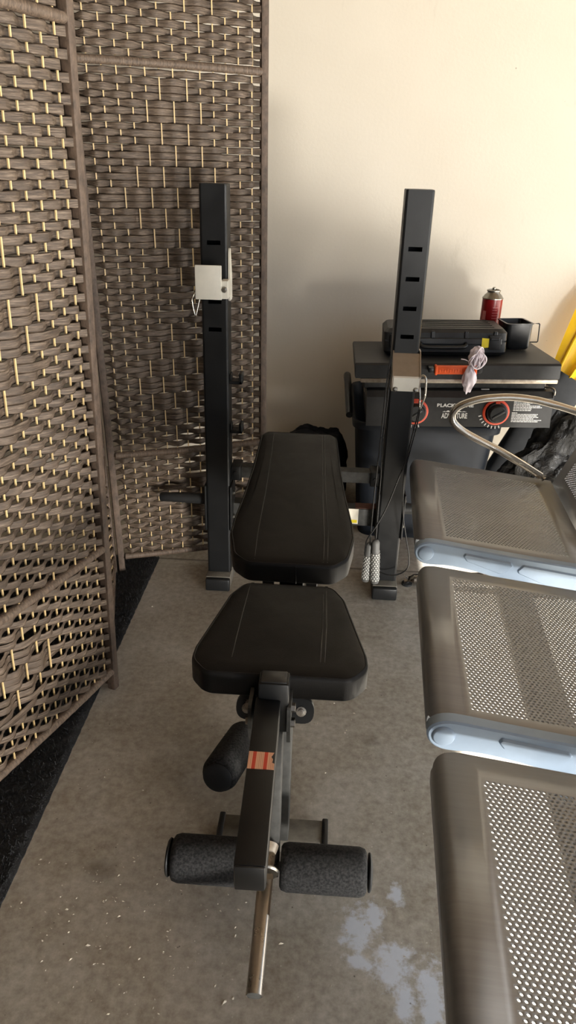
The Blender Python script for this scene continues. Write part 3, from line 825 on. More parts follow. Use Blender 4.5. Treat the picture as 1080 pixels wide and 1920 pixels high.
# ------------------------------------------------------------------ row of seats
def seat_row():
    ang = -.058
    O = Vector((.1290, 0, 0))
    e_u = Vector((cos(ang), sin(ang), 0)); e_v = Vector((-sin(ang), cos(ang), 0))
    def at(u, v, z): return O + e_u*u + e_v*v + Vector((0, 0, z))
    R = thing('waiting_room_bench', 'silver perforated steel waiting room seats in a row at right', 'bench seating', (0, 0, 0))
    pu, pv = .0080, .0068
    HR = .0022
    slope = -.105
    def brim(bm, put, pa, pb, qa, qb, nu, nv, pu, pv, ua, ub, v0, v1):
        up_ = [(pa+k*pu/2) for k in range(2*nu+1)]
        lo = [(u, qa) for u in up_]; hi = [(u, qb) for u in up_]
        # only keep mids that the first and last rows really have
        lf, rt = [], []
        for j in range(nv):
            lf.append((pa, qa+j*pv)); rt.append((pb, qa+j*pv))
            if j % 2 == 0: lf.append((pa, qa+(j+.5)*pv)); rt.append((pb, qa+(j+.5)*pv))
        lf.append((pa, qb)); rt.append((pb, qb))
        for poly in ([(ua, v0), (ub, v0), (pb, qa)]+lo[::-1][1:], [(ub, v1), (ua, v1), (pa, qb)]+hi[1:], [(ua, v1), (ua, v0), (pa, qa)]+lf[1:], [(ub, v0), (ub, v1), (pb, qb)]+rt[::-1][1:]):
            bm.faces.new([put(*q) for q in poly])
    def sheet(v0, v1, zoff, u_flat0, u1, back=False, perf=None):
        """perforated seat pan: rolled front edge, tilted flat, holes cut through"""
        bm = BM(); r = .020
        def zflat(u): return .4215+zoff+slope*(u-u_flat0)
        def S(u, v): return at(u, v, zflat(u))
        pa, pb, qa, qb = perf
        nu = int((pb-pa)/pu); nv = int((qb-qa)/pv)
        hole = HR
        def put(u, v): return bm.verts.new(S(u, v))
        pb = pa+nu*pu; qb = qa+nv*pv
        for j in range(nv):
            vlo = qa+j*pv; vhi = vlo+pv; vc = (vlo+vhi)/2
            sh = (j % 2)*pu/2
            cells = nu if not sh else nu-1
            if sh:
                for (ua, ub) in ((pa, pa+sh), (pb-sh, pb)):
                    bm.faces.new([put(ua, vlo), put(ub, vlo), put(ub, vhi), put(ua, vhi)])
            for i in range(cells):
                ua = pa+sh+i*pu; ub = ua+pu; uc = (ua+ub)/2
                outer = [(ub, vc), (ub, vhi), (uc, vhi), (ua, vhi), (ua, vc), (ua, vlo), (uc, vlo), (ub, vlo)]
                ov = [put(*p) for p in outer]
                iv = [put(uc+hole*cos(pi*k/4), vc+hole*sin(pi*k/4)) for k in range(8)]
                for k in range(8): bm.faces.new((ov[k], ov[(k+1) % 8], iv[(k+1) % 8], iv[k]))
        # borders
        us = [u_flat0+(pa-u_flat0)*k/4 for k in range(5)]; ue = [pb+(u1-pb)*k/3 for k in range(4)]
        rc = .035
        def vlim(u, s=0.0):   # rounded front corners
            q = max(0.0, (u_flat0+.020-u)) + s
            if q <= 0: return v0, v1
            q = min(q, rc*.999); ins = rc-sqrt(rc*rc-q*q)
            return v0+ins*.8, v1-ins*.8
        def strip(ulist, va, vb, n=1):
            for a, b in zip(ulist, ulist[1:]):
                for k in range(n):
                    def vv(u, f):
                        x0, x1 = (va(u), vb(u)); return x0+(x1-x0)*f
                    bm.faces.new([put(a, vv(a, k/n)), put(b, vv(b, k/n)), put(b, vv(b, (k+1)/n)), put(a, vv(a, (k+1)/n))])
        brim(bm, put, pa, pb, qa, qb, nu, nv, pu, pv, us[-2], ue[1], v0, v1)
        strip(us[:-1], lambda u: vlim(u)[0], lambda u: vlim(u)[1], 1)
        strip(ue[1:], lambda u: v0, lambda u: v1, 1)
        # rolled front
        K = 10; prev = None; z0 = zflat(u_flat0)
        prof = []
        for k in range(K+1):
            th0 = math.atan(slope); th = th0+(radians(96)-th0)*k/K
            prof.append((u_flat0-r*(sin(th)-sin(th0)), z0-r*(cos(th0)-cos(th)), r*(th-th0)))
        prof.append((prof[-1][0]+.001, prof[-1][1]-.018, prof[-1][2]))
        prof.append((prof[-1][0]+.012, prof[-1][1]-.004, prof[-1][2]))
        for (u, z, s) in prof:
            x0, x1 = vlim(u_flat0, s*.62)
            cur = [bm.verts.new(at(u, x0+(x1-x0)*f, z)) for f in range(2)]
            if prev:
                bm.faces.new((prev[0], cur[0], cur[1], prev[1]))
            prev = cur
        # folded side lips
        for vs, dv in ((v0, 1), (v1, -1)):
            ul = [u_flat0+.02+(u1-u_flat0-.02)*k/6 for k in range(7)]
            for a, b in zip(ul, ul[1:]):
                bm.faces.new([put(a, vs), put(b, vs), bm.verts.new(S(b, vs+dv*.001)-Vector((0, 0, .014))), bm.verts.new(S(a, vs+dv*.001)-Vector((0, 0, .014)))])
        bmesh.ops.remove_doubles(bm, verts=bm.verts[:], dist=2e-5)
        o = obj('seat', bm, M['chair_steel'], R, 35)
        md = o.modifiers.new('thickness', 'SOLIDIFY'); md.thickness = .0016; md.offset = -1
        return o, zflat(u1)
    UF, U1 = .022, .408
    seats = [(1.527, 2.048, .006), (.925, 1.430, -.004), (.335, .858, .0)]
    for (v0, v1, zo) in seats:
        s, zr = sheet(v0, v1, zo, UF, U1, perf=(UF+.048, U1-.050, v0+.042, v1-.040))
        # reclined perforated back
        bm = BM(); Lb = .40; ca, sa = cos(radians(68)), sin(radians(68))
        def B(t, v): return at(U1+.004+t*ca, v, zr-.012+t*sa)
        def put(t, v): return bm.verts.new(B(t, v))
        ta, tb, qa, qb = .045, Lb-.05, v0+.05, v1-.05
        nt = int((tb-ta)/pu); nv = int((qb-qa)/pv); tb = ta+nt*pu; qb = qa+nv*pv; hole = HR
        for j in range(nv):
            vlo = qa+j*pv; vhi = vlo+pv; vc = (vlo+vhi)/2; sh = (j % 2)*pu/2
            if sh:
                for (ua, ub) in ((ta, ta+sh), (tb-sh, tb)): bm.faces.new([put(ua, vlo), put(ub, vlo), put(ub, vhi), put(ua, vhi)])
            for i in range(nt if not sh else nt-1):
                ua = ta+sh+i*pu; ub = ua+pu; uc = (ua+ub)/2
                ov = [put(*p) for p in ((ub, vc), (ub, vhi), (uc, vhi), (ua, vhi), (ua, vc), (ua, vlo), (uc, vlo), (ub, vlo))]
                iv = [put(uc+hole*cos(pi*k/4), vc+hole*sin(pi*k/4)) for k in range(8)]
                for k in range(8): bm.faces.new((ov[k], ov[(k+1) % 8], iv[(k+1) % 8], iv[k]))
        brim(bm, put, ta, tb, qa, qb, nt, nv, pu, pv, 0, Lb, v0, v1)
        nrm = Vector((-sa, 0, ca))
        for vs in (v0, v1):
            bm.faces.new([bm.verts.new(p) for p in (B(0, vs), B(Lb, vs), B(Lb, vs)+e_u*.014, B(0, vs)+e_u*.014)])
        bm.faces.new([bm.verts.new(p) for p in (B(Lb, v0), B(Lb, v1), B(Lb, v1)+e_u*.014, B(Lb, v0)+e_u*.014)])
        bmesh.ops.remove_doubles(bm, verts=bm.verts[:], dist=2e-5)
        o = obj('backrest', bm, M['chair_steel'], R, 35)
        md = o.modifiers.new('thickness', 'SOLIDIFY'); md.thickness = .0016; md.offset = -1
    # cast brackets hanging between the seats, faces towards the near end
    def bracket(v, far=False):
        zt = .4275
        def fn(u, w, t): return at(u, t, zt-.105*(u-.03)+w)
        top = [(.440, .012), (.300, -.002), (.12, -.001), (.05, .0)]
        pl = [(.016, -.002), (.002, -.013), (-.003, -.028), (.003, -.045), (.018, -.055), (.040, -.056), (.075, -.050), (.13, -.052), (.20, -.062), (.30, -.082), (.44, -.090), (.44, .002), (.30, .0), (.15, .001), (.06, .003), (.035, .003)]
        poly = [Vector(p) for p in pl][::-1]
        poly = smooth2(poly)
        bm = BM()
        a = poly; b = offset_poly(poly, .003) if area(poly) > 0 else offset_poly(poly[::-1], .003)[::-1]
        f0 = [bm.verts.new(fn(p.x, p.y, v+.022)) for p in a]; f1 = [bm.verts.new(fn(p.x, p.y, v+.003)) for p in a]; f2 = [bm.verts.new(fn(p.x, p.y, v)) for p in b]
        n = len(a)
        for q, w in ((f0, f1), (f1, f2)):
            for k in range(n): bm.faces.new((q[k], q[(k+1) % n], w[(k+1) % n], w[k]))
        bm.faces.new(f0); bm.faces.new(f2)
        o = obj('seat_bracket', bm, M['blue_grey'], R, 30, label='blue grey cast bracket')
        bm = BM(); c = fn(.024, -.027, v)
        add_lathe(bm, c, -e_v, [(.0185, -.001), (.018, .0012), (.0155, .004), (.0145, .0045), (0, .0050)], 32)
        obj('boss', bm, M['blue_grey'], o, 40)
        for q in ([(.112, -.010), (.218, -.013), (.224, -.022), (.205, -.046), (.196, -.048), (.118, -.030), (.108, -.018)], [(.245, -.014), (.372, -.016), (.378, -.026), (.350, -.066), (.338, -.068), (.236, -.038), (.233, -.030)]):
            pr = round_poly(q, .006, 3)
            bm = BM(); ai = offset_poly(pr[::-1] if area(pr) < 0 else pr, .003)
            pr = pr[::-1] if area(pr) < 0 else pr
            g0 = [bm.verts.new(fn(p.x, p.y, v-.0002)) for p in pr]; g1 = [bm.verts.new(fn(p.x, p.y, v-.0042)) for p in ai]
            for k in range(len(pr)): bm.faces.new((g0[k], g0[(k+1) % len(pr)], g1[(k+1) % len(pr)], g1[k]))
            bm.faces.new(g1)
            obj('raised_panel', bm, M['blue_grey'], o, 25)
    def area(p): return sum(p[i-1].x*p[i].y-p[i].x*p[i-1].y for i in range(len(p)))
    def smooth2(p):
        n = len(p); out = []
        for i in range(n):
            a, b = p[i], p[(i+1) % n]; out += [a*.75+b*.25, a*.25+b*.75]
        return out
    for v in (1.515, .912, .318): bracket(v)
    # beam and feet
    bm = BM(); nb = BM(); add_box(nb, (.20, .30, .290), (.27, 2.10, .335), .004, 2)
    m4 = Matrix.Identity(4)
    for i in range(3): m4[i][0] = e_u[i]; m4[i][1] = e_v[i]
    m4.translation = O; merge(bm, nb, m4)
    obj('beam', bm, M['dark_steel'], R, 35)
    # far end: arm loop and leg
    pts = [(.381, 2.02, .405), (.320, 2.02, .440), (.251, 2.02, .477), (.185, 2.02, .507), (.139, 2.02, .530), (.110, 2.02, .553), (.103, 2.02, .572), (.108, 2.02, .591), (.128, 2.02, .608), (.171, 2.02, .625), (.215, 2.02, .633), (.256, 2.02, .636), (.30, 2.02, .634), (.344, 2.02, .628), (.434, 2.02, .606), (.475, 2.02, .585), (.49, 2.02, .55)]
    bm = BM(); add_tube(bm, smooth_path([at(u, v, z) for u, v, z in pts], 6), .0105, 16)
    obj('armrest', bm, M['chrome'], R, 60, label='bent chromed tube armrest at far end')
    bm = BM(); add_tube(bm, [at(.30, 2.03, .30), at(.30, 2.05, .03)], .02, 14)
    add_tube(bm, smooth_path([at(.02, 2.05, .018), at(.20, 2.05, .04), at(.30, 2.05, .05), at(.40, 2.05, .04), at(.58, 2.05, .018)], 6), .016, 12)
    leg = obj('leg', bm, M['dark_steel'], R, 50)
    for u in (.03, .57):
        bm = BM(); add_lathe(bm, at(u, 2.05, 0), (0, 0, 1), [(.017, 0), (.017, .006), (.008, .010), (.008, .022)], 16)
        obj('foot', bm, M['rubber'], leg, 40)
    bm = BM(); add_tube(bm, [at(.30, .36, .30), at(.30, .34, .03)], .02, 14)
    add_tube(bm, smooth_path([at(.02, .34, .018), at(.20, .34, .04), at(.30, .34, .05), at(.40, .34, .04), at(.58, .34, .018)], 6), .016, 12)
    leg = obj('leg', bm, M['dark_steel'], R, 50)
    for u in (.03, .57):
        bm = BM(); add_lathe(bm, at(u, .34, 0), (0, 0, 1), [(.017, 0), (.017, .006), (.008, .010), (.008, .022)], 16)
        obj('foot', bm, M['rubber'], leg, 40)
seat_row()

# ------------------------------------------------------------------ storage bin, griddle and what lies on it
def bin_():
    bm = BM()
    x0, x1, y0, y1, H = .085, .575, 2.325, 2.84, .437
    ctr = Vector(((x0+x1)/2, (y0+y1)/2)); hx, hy = (x1-x0)/2, (y1-y0)/2
    def ring(k, z, r=.06, dz=None):
        p = round_poly([(-hx*k, -hy*k), (hx*k, -hy*k), (hx*k, hy*k), (-hx*k, hy*k)], r, 6)
        return [bm.verts.new((ctr.x+q.x, ctr.y+q.y, z)) for q in p]
    rings = [ring(.80, .002), ring(.82, .0), ring(.945, H-.03), ring(.945, H-.028), ring(1.0, H-.026), ring(1.005, H-.006), ring(.995, H), ring(.97, H), ring(.955, H-.006), ring(.93, H-.05), ring(.79, .012)]
    n = len(rings[0])
    for a, b in zip(rings, rings[1:]):
        for k in range(n): bm.faces.new((a[k], a[(k+1) % n], b[(k+1) % n], b[k]))
    bm.faces.new(rings[0][::-1]); bm.faces.new(rings[-1])
    o = obj('storage_bin', bm, M['bin'], smooth=40)
    tag(o, 'large dark grey plastic bin on the floor holding up the griddle', 'bin')
    bm = BM()   # handle bail at the left side
    add_tube(bm, smooth_path([(.078, 2.76, H-.01), (.068, 2.78, H+.02), (.066, 2.70, H+.055), (.070, 2.56, H+.03), (.075, 2.44, H-.012)], 6), .013, 10)
    obj('handle', bm, M['black_plastic'], o, 60)
bin_()

def griddle():
    G = thing('tabletop_griddle', 'black two burner griddle with hood set on the plastic bin', 'griddle', (.125, 2.29, .438), (0, -.035, 0))
    Wd = .580
    def at(x, y, z): return Vector((x, y, z))
    # body
    bm = BM(); add_box(bm, (0, .012, .0), (Wd, .47, .100), .004, 2); body = obj('body', bm, M['griddle'], G, 35)
    bm = BM()   # control panel with folded top and side flange
    fn = lambda u, v, t: Vector((t, u, v))
    add_prism(bm, [(-.004, .002), (-.004, .098), (.010, .116), (.075, .118), (.075, .114), (.012, .112), (0, .096), (0, .002)], .0, Wd, fn)
    add_box(bm, (Wd-.002, -.003, .0), (Wd+.002, .08, .114), .001, 1)
    pan = obj('control_panel', bm, M['griddle'], G, 35)
    for xa, xb in ((.36, .385), (.325, .330)):
        bm = BM(); add_box(bm, (xa, .02, .1175), (xb, .0255, .1195)); obj('panel_mark', bm, M['print_white'], pan)
    for x in (.154, .408):
        kb = BM(); add_lathe(kb, (x, -.0045, .052), (0, -1, 0), [(.042, 0), (.042, .003), (.038, .006), (.035, .006), (.035, .0)], 40)
        rg = obj('knob_ring', kb, M['orange_ring'], G, 40, label='orange knob ring')
        kb = BM(); add_lathe(kb, (x+.002, -.0045, .052), (0, -1, 0), [(.034, 0), (.033, .010), (.030, .012), (.029, .012), (.027, .026), (.024, .029), (0, .0295)], 40)
        add_box(kb, (x-.002, -.036, .052-.022), (x+.006, -.033, .052+.022), .002, 2, Matrix.Translation((x+.002, 0, .052)) @ Matrix.Rotation(radians(58), 4, 'Y') @ Matrix.Translation((-x-.002, 0, -.052)))
        obj('control_knob', kb, M['black_plastic'], rg, 40)
        kb = BM(); add_box(kb, (x-.006, -.0178, .083), (x+.008, -.0160, .0885)); obj('knob_mark', kb, M['orange_ring'], rg)
        tk = BM()
        for k in range(8):
            a = radians(195+13*k); r0, r1 = .046, .055
            c, s = cos(a), sin(a); w = .0016
            pts = [(x+r0*c-w*s, .052+r0*s+w*c), (x+r0*c+w*s, .052+r0*s-w*c), (x+r1*c+w*s, .052+r1*s-w*c), (x+r1*c-w*s, .052+r1*s+w*c)]
            tk.faces.new([tk.verts.new((p[0], -.0048, p[1])) for p in pts])
        obj('dial_ticks', tk, M['print_white'], pan)
    # printed warning text block: rows of tiny white dashes
    tb = BM(); rnd = random.Random(5)
    for blk in (0, 1):
        for r in range(7):
            z = .086-blk*.037-r*.0048; L = rnd.uniform(.04, .095)*(1 if r else .5)
            x = .4605-(.003*blk)
            while L > .004:
                w = rnd.uniform(.004, .012); w = min(w, L)
                tb.faces.new([tb.verts.new(p) for p in ((x, -.0048, z), (x+w, -.0048, z), (x+w, -.0048, z+.0026), (x, -.0048, z+.0026))]); x += w+.0012; L -= w+.0012
    obj('warning_print', tb, M['print_white'], pan)
    def text(body, x, z, size, sx, name, shear=0):
        cu = bpy.data.curves.new(name, 'FONT'); cu.body = body; cu.size = size; cu.extrude = .0004; cu.align_x = 'CENTER'; cu.shear = shear; cu.offset = .0006
        tmp = bpy.data.objects.new('tmp', cu); COL.objects.link(tmp)
        me = bpy.data.meshes.new_from_object(tmp.evaluated_get(bpy.context.evaluated_depsgraph_get()))
        bpy.data.objects.remove(tmp); bpy.data.curves.remove(cu)
        me.materials.clear(); me.materials.append(M['print_white'])
        o = bpy.data.objects.new(name, me); COL.objects.link(o); o.parent = pan
        o.location = (x, -.0050, z); o.rotation_euler = (pi/2, 0, 0); o.scale = (sx, 1, 1)
        return o
    text('BLACKSTONE', .279, .068, .0150, 1.22, 'lettering'); text('ADVENTURE', .279, .031, .0235, .60, 'lettering')
    mt = BM()
    for (xa, xb, xc, zz) in ((.240, .254, .247, .0545), (.248, .270, .258, .0568), (.282, .304, .292, .0568), (.298, .318, .308, .0545)):
        mt.faces.new([mt.verts.new(p) for p in ((xa, -.0048, .0512), (xb, -.0048, .0512), (xc, -.0048, zz))])
    obj('mountain_emblem', mt, M['print_white'], pan)
    # griddle plate rim and legs
    bm = BM(); add_box(bm, (-.022, -.012, .146), (Wd+.004, .46, .160), .003, 2); obj('griddle_plate', bm, M['rim'], G, 35)
    bm = BM(); add_box(bm, (-.010, .03, .118), (Wd-.02, .44, .147), .003, 1); obj('fire_box', bm, M['dusty_black'], G, 35)
    for x in (.0, Wd-.02):
        bm = BM(); add_lathe(bm, (x, .05, .10), (0, 0, 1), [(.008, 0), (.008, .012), (.006, .014), (.006, .05)], 12)
        obj('stud', bm, M['steel'], G, 40)
    bm = BM(); add_tube(bm, smooth_path([(Wd-.02, .03, .117), (Wd-.02, .03, .124), (Wd-.004, .005, .128), (Wd+.002, -.002, .120), (Wd+.002, -.002, .108)], 4), .003, 8); obj('wire_hook', bm, M['steel'], G, 60)
    # hood: top sinks to the back
    bm = BM(); x0, x1 = -.040, Wd+.008
    pr = [(-.012, .161), (-.012, .202), (-.006, .208), (.02, .2085), (.40, .185), (.445, .172), (.455, .161)]
    a = [bm.verts.new((x0, p[0], p[1])) for p in pr]; b = [bm.verts.new((x1, p[0], p[1])) for p in pr]
    bm.faces.new(a); bm.faces.new(b[::-1])
    for k in range(len(pr)): bm.faces.new((a[k], a[(k+1) % len(pr)], b[(k+1) % len(pr)], b[k]))
    bmesh.ops.bevel(bm, geom=[e for e in bm.edges if abs((e.verts[0].co-e.verts[1].co).x) < 1e-6], offset=.002, segments=2, affect='EDGES')
    hood = obj('hood', bm, M['griddle'], G, 35)
    # orange handle
    bm = BM()
    add_box(bm, (.201, -.052, .1845), (.326, -.030, .2085), .003, 2)
    hd = obj('handle', bm, M['orange'], hood, 35, label='orange ribbed handle')
    bm = BM()
    for x in (.201, .319): add_box(bm, (x, -.0545, .1825), (x+.008, -.028, .2105), .002, 1)
    for k in range(14):
        x = .213+k*.0078
        add_box(bm, (x, -.0535, .1905+(.003 if k % 2 else 0)), (x+.0045, -.0515, .1995+(.003 if k % 2 else 0)), .0008, 1)
    obj('grip_rib', bm, M['orange'], hd, 30)
    for x in (.182, .326):
        bm = BM(); add_box(bm, (x, -.048, .187), (x+.018, -.012, .205), .004, 2)
        obj('handle_post', bm, M['black_plastic'], hood, 35)
    return G
griddle()
def on_griddle(x, y, z):
    m = Matrix.Translation((.125, 2.29, .438)) @ Matrix.Rotation(-.035, 4, 'Y')
    return m @ Vector((x, y, z))

def bag_tie():
    # thin white plastic bag knotted round the handle
    bm = BM()
    c = on_griddle(.318, -.062, .228)
    def blob(ctr, rx, ry, rz, seed, amp, n=28, m=18):
        rg = []
        for i in range(m+1):
            th = pi*i/m
            row = []
            for k in range(n):
                ph = 2*pi*k/n
                d = Vector((sin(th)*cos(ph), sin(th)*sin(ph), cos(th)))
                q = 1+amp*noise.noise(d*2.2+Vector((seed, 0, 0)))+amp*.8*noise.noise(Vector((ph*2.5, seed, th*.6)))
                row.append(bm.verts.new(ctr+Vector((d.x*rx, d.y*ry, d.z*rz))*q))
            rg.append(row)
        for a, b in zip(rg, rg[1:]):
            for k in range(n): bm.faces.new((a[k], a[(k+1) % n], b[(k+1) % n], b[k]))
    blob(c+Vector((.0, .0, .016)), .022, .016, .027, 3, .28)
    lo = on_griddle(.304, -.066, .174)
    blob(lo, .0185, .014, .040, 8, .30)
    rnd = random.Random(4)
    for k in range(7):
        a = rnd.uniform(0, pi); r = rnd.uniform(.018, .026); t = rnd.uniform(-.5, .5); cc = c+Vector((rnd.uniform(-.006, .008), -.006, rnd.uniform(.002, .022)))
        pts = [cc+Vector((r*cos(q)*cos(a)+.0*sin(q), -.006+.010*sin(q*2+t), r*sin(q)*1.0+r*cos(q)*sin(a)*.4)) for q in [2*pi*j/12 for j in range(12)]]
        add_tube(bm, smooth_path(pts, 3, True), .0023, 6, closed=True)
    add_tube(bm, smooth_path([c+Vector((-.012, 0, -.006)), c+Vector((-.03, -.004, .004)), c+Vector((-.044, -.002, .006))], 5), .0016, 6)
    o = obj('knotted_bag', bm, M['white_plastic_bag'], smooth=80)
    tag(o, 'white plastic bag knotted around the orange griddle handle', 'bag')
bag_tie()

def stove_case():
    Cs = thing('tool_case', 'flat black plastic carry case with yellow sticker on the griddle hood', 'case', on_griddle(.050, .098, .2075), (-.062, -.035, -.03))
    Wc, D, Hh = .392, .240, .084
    def shell(z0, z1, ins0, ins1, name, parent):
        bm = BM()
        lv = [(z0, ins0), (z0+.012*(1 if ins0 > ins1 else .3), min(ins0, ins1)), (z1-.012*(1 if ins1 > ins0 else .3), min(ins0, ins1)), (z1, ins1)]
        rg = []
        for z, i in lv:
            p = round_poly([(i, i), (Wc-i, i), (Wc-i, D-i), (i, D-i)], .022, 4)
            rg.append([bm.verts.new((q.x, q.y, z)) for q in p])
        n = len(rg[0])
        for a, b in zip(rg, rg[1:]):
            for k in range(n): bm.faces.new((a[k], a[(k+1) % n], b[(k+1) % n], b[k]))
        bm.faces.new(rg[0][::-1]); bm.faces.new(rg[-1])
        return obj(name, bm, M['griddle'], parent, 35)
    shell(.0, .044, .012, .002, 'case_bottom', Cs); lid = shell(.048, Hh, .002, .014, 'lid', Cs)
    bm = BM(); add_box(bm, (.006, .006, .043), (Wc-.006, D-.006, .049)); obj('seam_band', bm, M['black_plastic'], Cs)
    bm = BM()
    for k in range(5): add_box(bm, (.04, .04+k*.042, Hh-.0005), (Wc-.04, .052+k*.042, Hh+.002), .001, 1)
    obj('lid_rib', bm, M['griddle'], lid, 30)
    bm = BM()
    for x in (.045, .150, .255, .345): add_box(bm, (x, -.003, .055), (x+.012, .006, .078), .002, 1)
    add_box(bm, (.02, -.002, .036), (Wc-.02, .004, .056), .002, 1)
    obj('front_rib', bm, M['black_plastic'], Cs, 30)
    for x in (Wc-.060, .022):
        bm = BM(); add_box(bm, (x, -.007, .022), (x+.036, .004, .066), .003, 2); add_box(bm, (x+.004, -.009, .050), (x+.032, -.004, .060), .002, 1); obj('latch', bm, M['griddle'], Cs, 30)
    bm = BM(); add_prism(bm, [(.310, .026), (.328, .028), (.346, .026), (.346, .058), (.328, .056), (.310, .058)], -.0042, -.0032, lambda u, v, t: Vector((u, t, v)))
    obj('sticker', bm, M['yellow_tape'], Cs, label='yellow sticker')
    bm = BM(); add_tube(bm, smooth_path([(.12, 0, .040), (.12, -.014, .034), (.14, -.018, .030), (.24, -.018, .030), (.26, -.014, .034), (.26, 0, .040)], 5), .006, 10); obj('carry_handle', bm, M['black_plastic'], Cs, 60)
stove_case()

def tray():
    T = thing('loaf_pan', 'small black square pan with wire handle behind the carry case', 'pan', on_griddle(.462, .205, .200), (-.05, -.035, .06))
    bm = BM(); Wt, D, Hh, ti = .085, .13, .086, .006
    def rg(i, z, r=.014): return [bm.verts.new((q.x, q.y, z)) for q in round_poly([(i, i), (Wt-i, i), (Wt-i, D-i), (i, D-i)], r, 3)]
    R = [rg(.010, 0), rg(.004, .008), rg(.0, Hh-.004), rg(-.003, Hh-.003), rg(-.003, Hh), rg(.003, Hh), rg(.010, .012)]
    n = len(R[0])
    for a, b in zip(R, R[1:]):
        for k in range(n): bm.faces.new((a[k], a[(k+1) % n], b[(k+1) % n], b[k]))
    bm.faces.new(R[0][::-1]); bm.faces.new(R[-1])
    obj('pan_body', bm, M['black_plastic'], T, 35)
    bm = BM(); add_tube(bm, [(Wt-.002, .03, .082), (Wt+.026, .03, .082), (Wt+.029, .03, .079), (Wt+.029, .03, .024), (Wt+.026, .03, .021), (Wt-.002, .03, .021)], .0022, 8)
    obj('wire_handle', bm, M['black_plastic'], T, 40)
tray()

def can():
    p = on_griddle(.434, .385, .190)
    Cn = thing('gas_canister', 'red metal gas canister with silver top standing behind the carry case', 'gas canister', p)
    r = .0345
    bm = BM(); add_lathe(bm, (0, 0, 0), (0, 0, 1), [(r-.003, 0), (r, .004), (r, .150)], 36); body = obj('can_body', bm, M['can_red'], Cn, 40)
    bm = BM(); add_lathe(bm, (0, 0, .149), (0, 0, 1), [(r+.0012, 0), (r+.0012, .003), (r-.002, .006), (.029, .012), (.022, .018), (.0205, .022), (.0235, .025), (.0235, .028), (.019, .030), (.018, .0275), (.006, .027), (.006, .036), (.003, .038), (0, .038)], 32)
    obj('valve_top', bm, M['steel'], Cn, 30)
    pr = BM()
    rnd = random.Random(2)
    def patch(a0, a1, z0, z1):
        k = 6; va = [pr.verts.new((r*1.006*cos(a0+(a1-a0)*i/k), r*1.006*sin(a0+(a1-a0)*i/k), z0)) for i in range(k+1)]
        vb = [pr.verts.new((v.co.x, v.co.y, z1)) for v in va]
        for i in range(k): pr.faces.new((va[i], va[i+1], vb[i+1], vb[i]))
    for i in range(9): patch(radians(-95), radians(-95+rnd.uniform(20, 40)), .050+i*.009, .0515+i*.009)
    patch(radians(-150), radians(-132), .060, .075); patch(radians(-152), radians(-130), .080, .110)
    obj('print', pr, simple('faded_pink_print', (196, 120, 118), .4), body)
can()

# ------------------------------------------------------------------ black bag by the wall
def lump(name, parts, mat, seed, amp, n=64, m=40, fr=3.0):
    bm = BM()
    for (ctr, rx, ry, rz, pw) in parts:
        rg = []
        for i in range(m+1):
            th = pi*i/m; row = []
            for k in range(n):
                ph = 2*pi*k/n
                d = Vector((sin(th)*cos(ph), sin(th)*sin(ph), cos(th)))
                sq = (abs(d.x)**pw+abs(d.y)**pw+abs(d.z)**pw)**(-1/pw)
                q = sq*(1+amp*noise.fractal(d*fr+Vector((seed, ctr[0]*9, 0)), 1.0, 2.0, 4))
                p = Vector(ctr)+Vector((d.x*rx, d.y*ry, d.z*rz))*q
                p.z = max(p.z, .001+.004*abs(noise.noise(p*30)))
                row.append(bm.verts.new(p))
            rg.append(row)
        for a, b in zip(rg, rg[1:]):
            for k in range(n): bm.faces.new((a[k], a[(k+1) % n], b[(k+1) % n], b[k]))
    bmesh.ops.remove_doubles(bm, verts=bm.verts[:], dist=1e-5)
    return obj(name, bm, mat, smooth=75)
def duffel():
    o = lump('duffel_bag', [((-.04, 2.64, .14), .118, .11, .152, 3.4)], M['navy_cloth'], 3, .10)
    tag(o, 'black soft bag slumped on the floor behind the bench', 'bag')
    bm = BM(); add_tube(bm, smooth_path([(-.145, 2.60, .20), (-.125, 2.6, .265), (-.08, 2.6, .288), (-.04, 2.6, .270), (-.03, 2.6, .24)], 6), [.022]*25, 10)
    obj('carry_strap', bm, M['navy_cloth'], o, 60)
duffel()

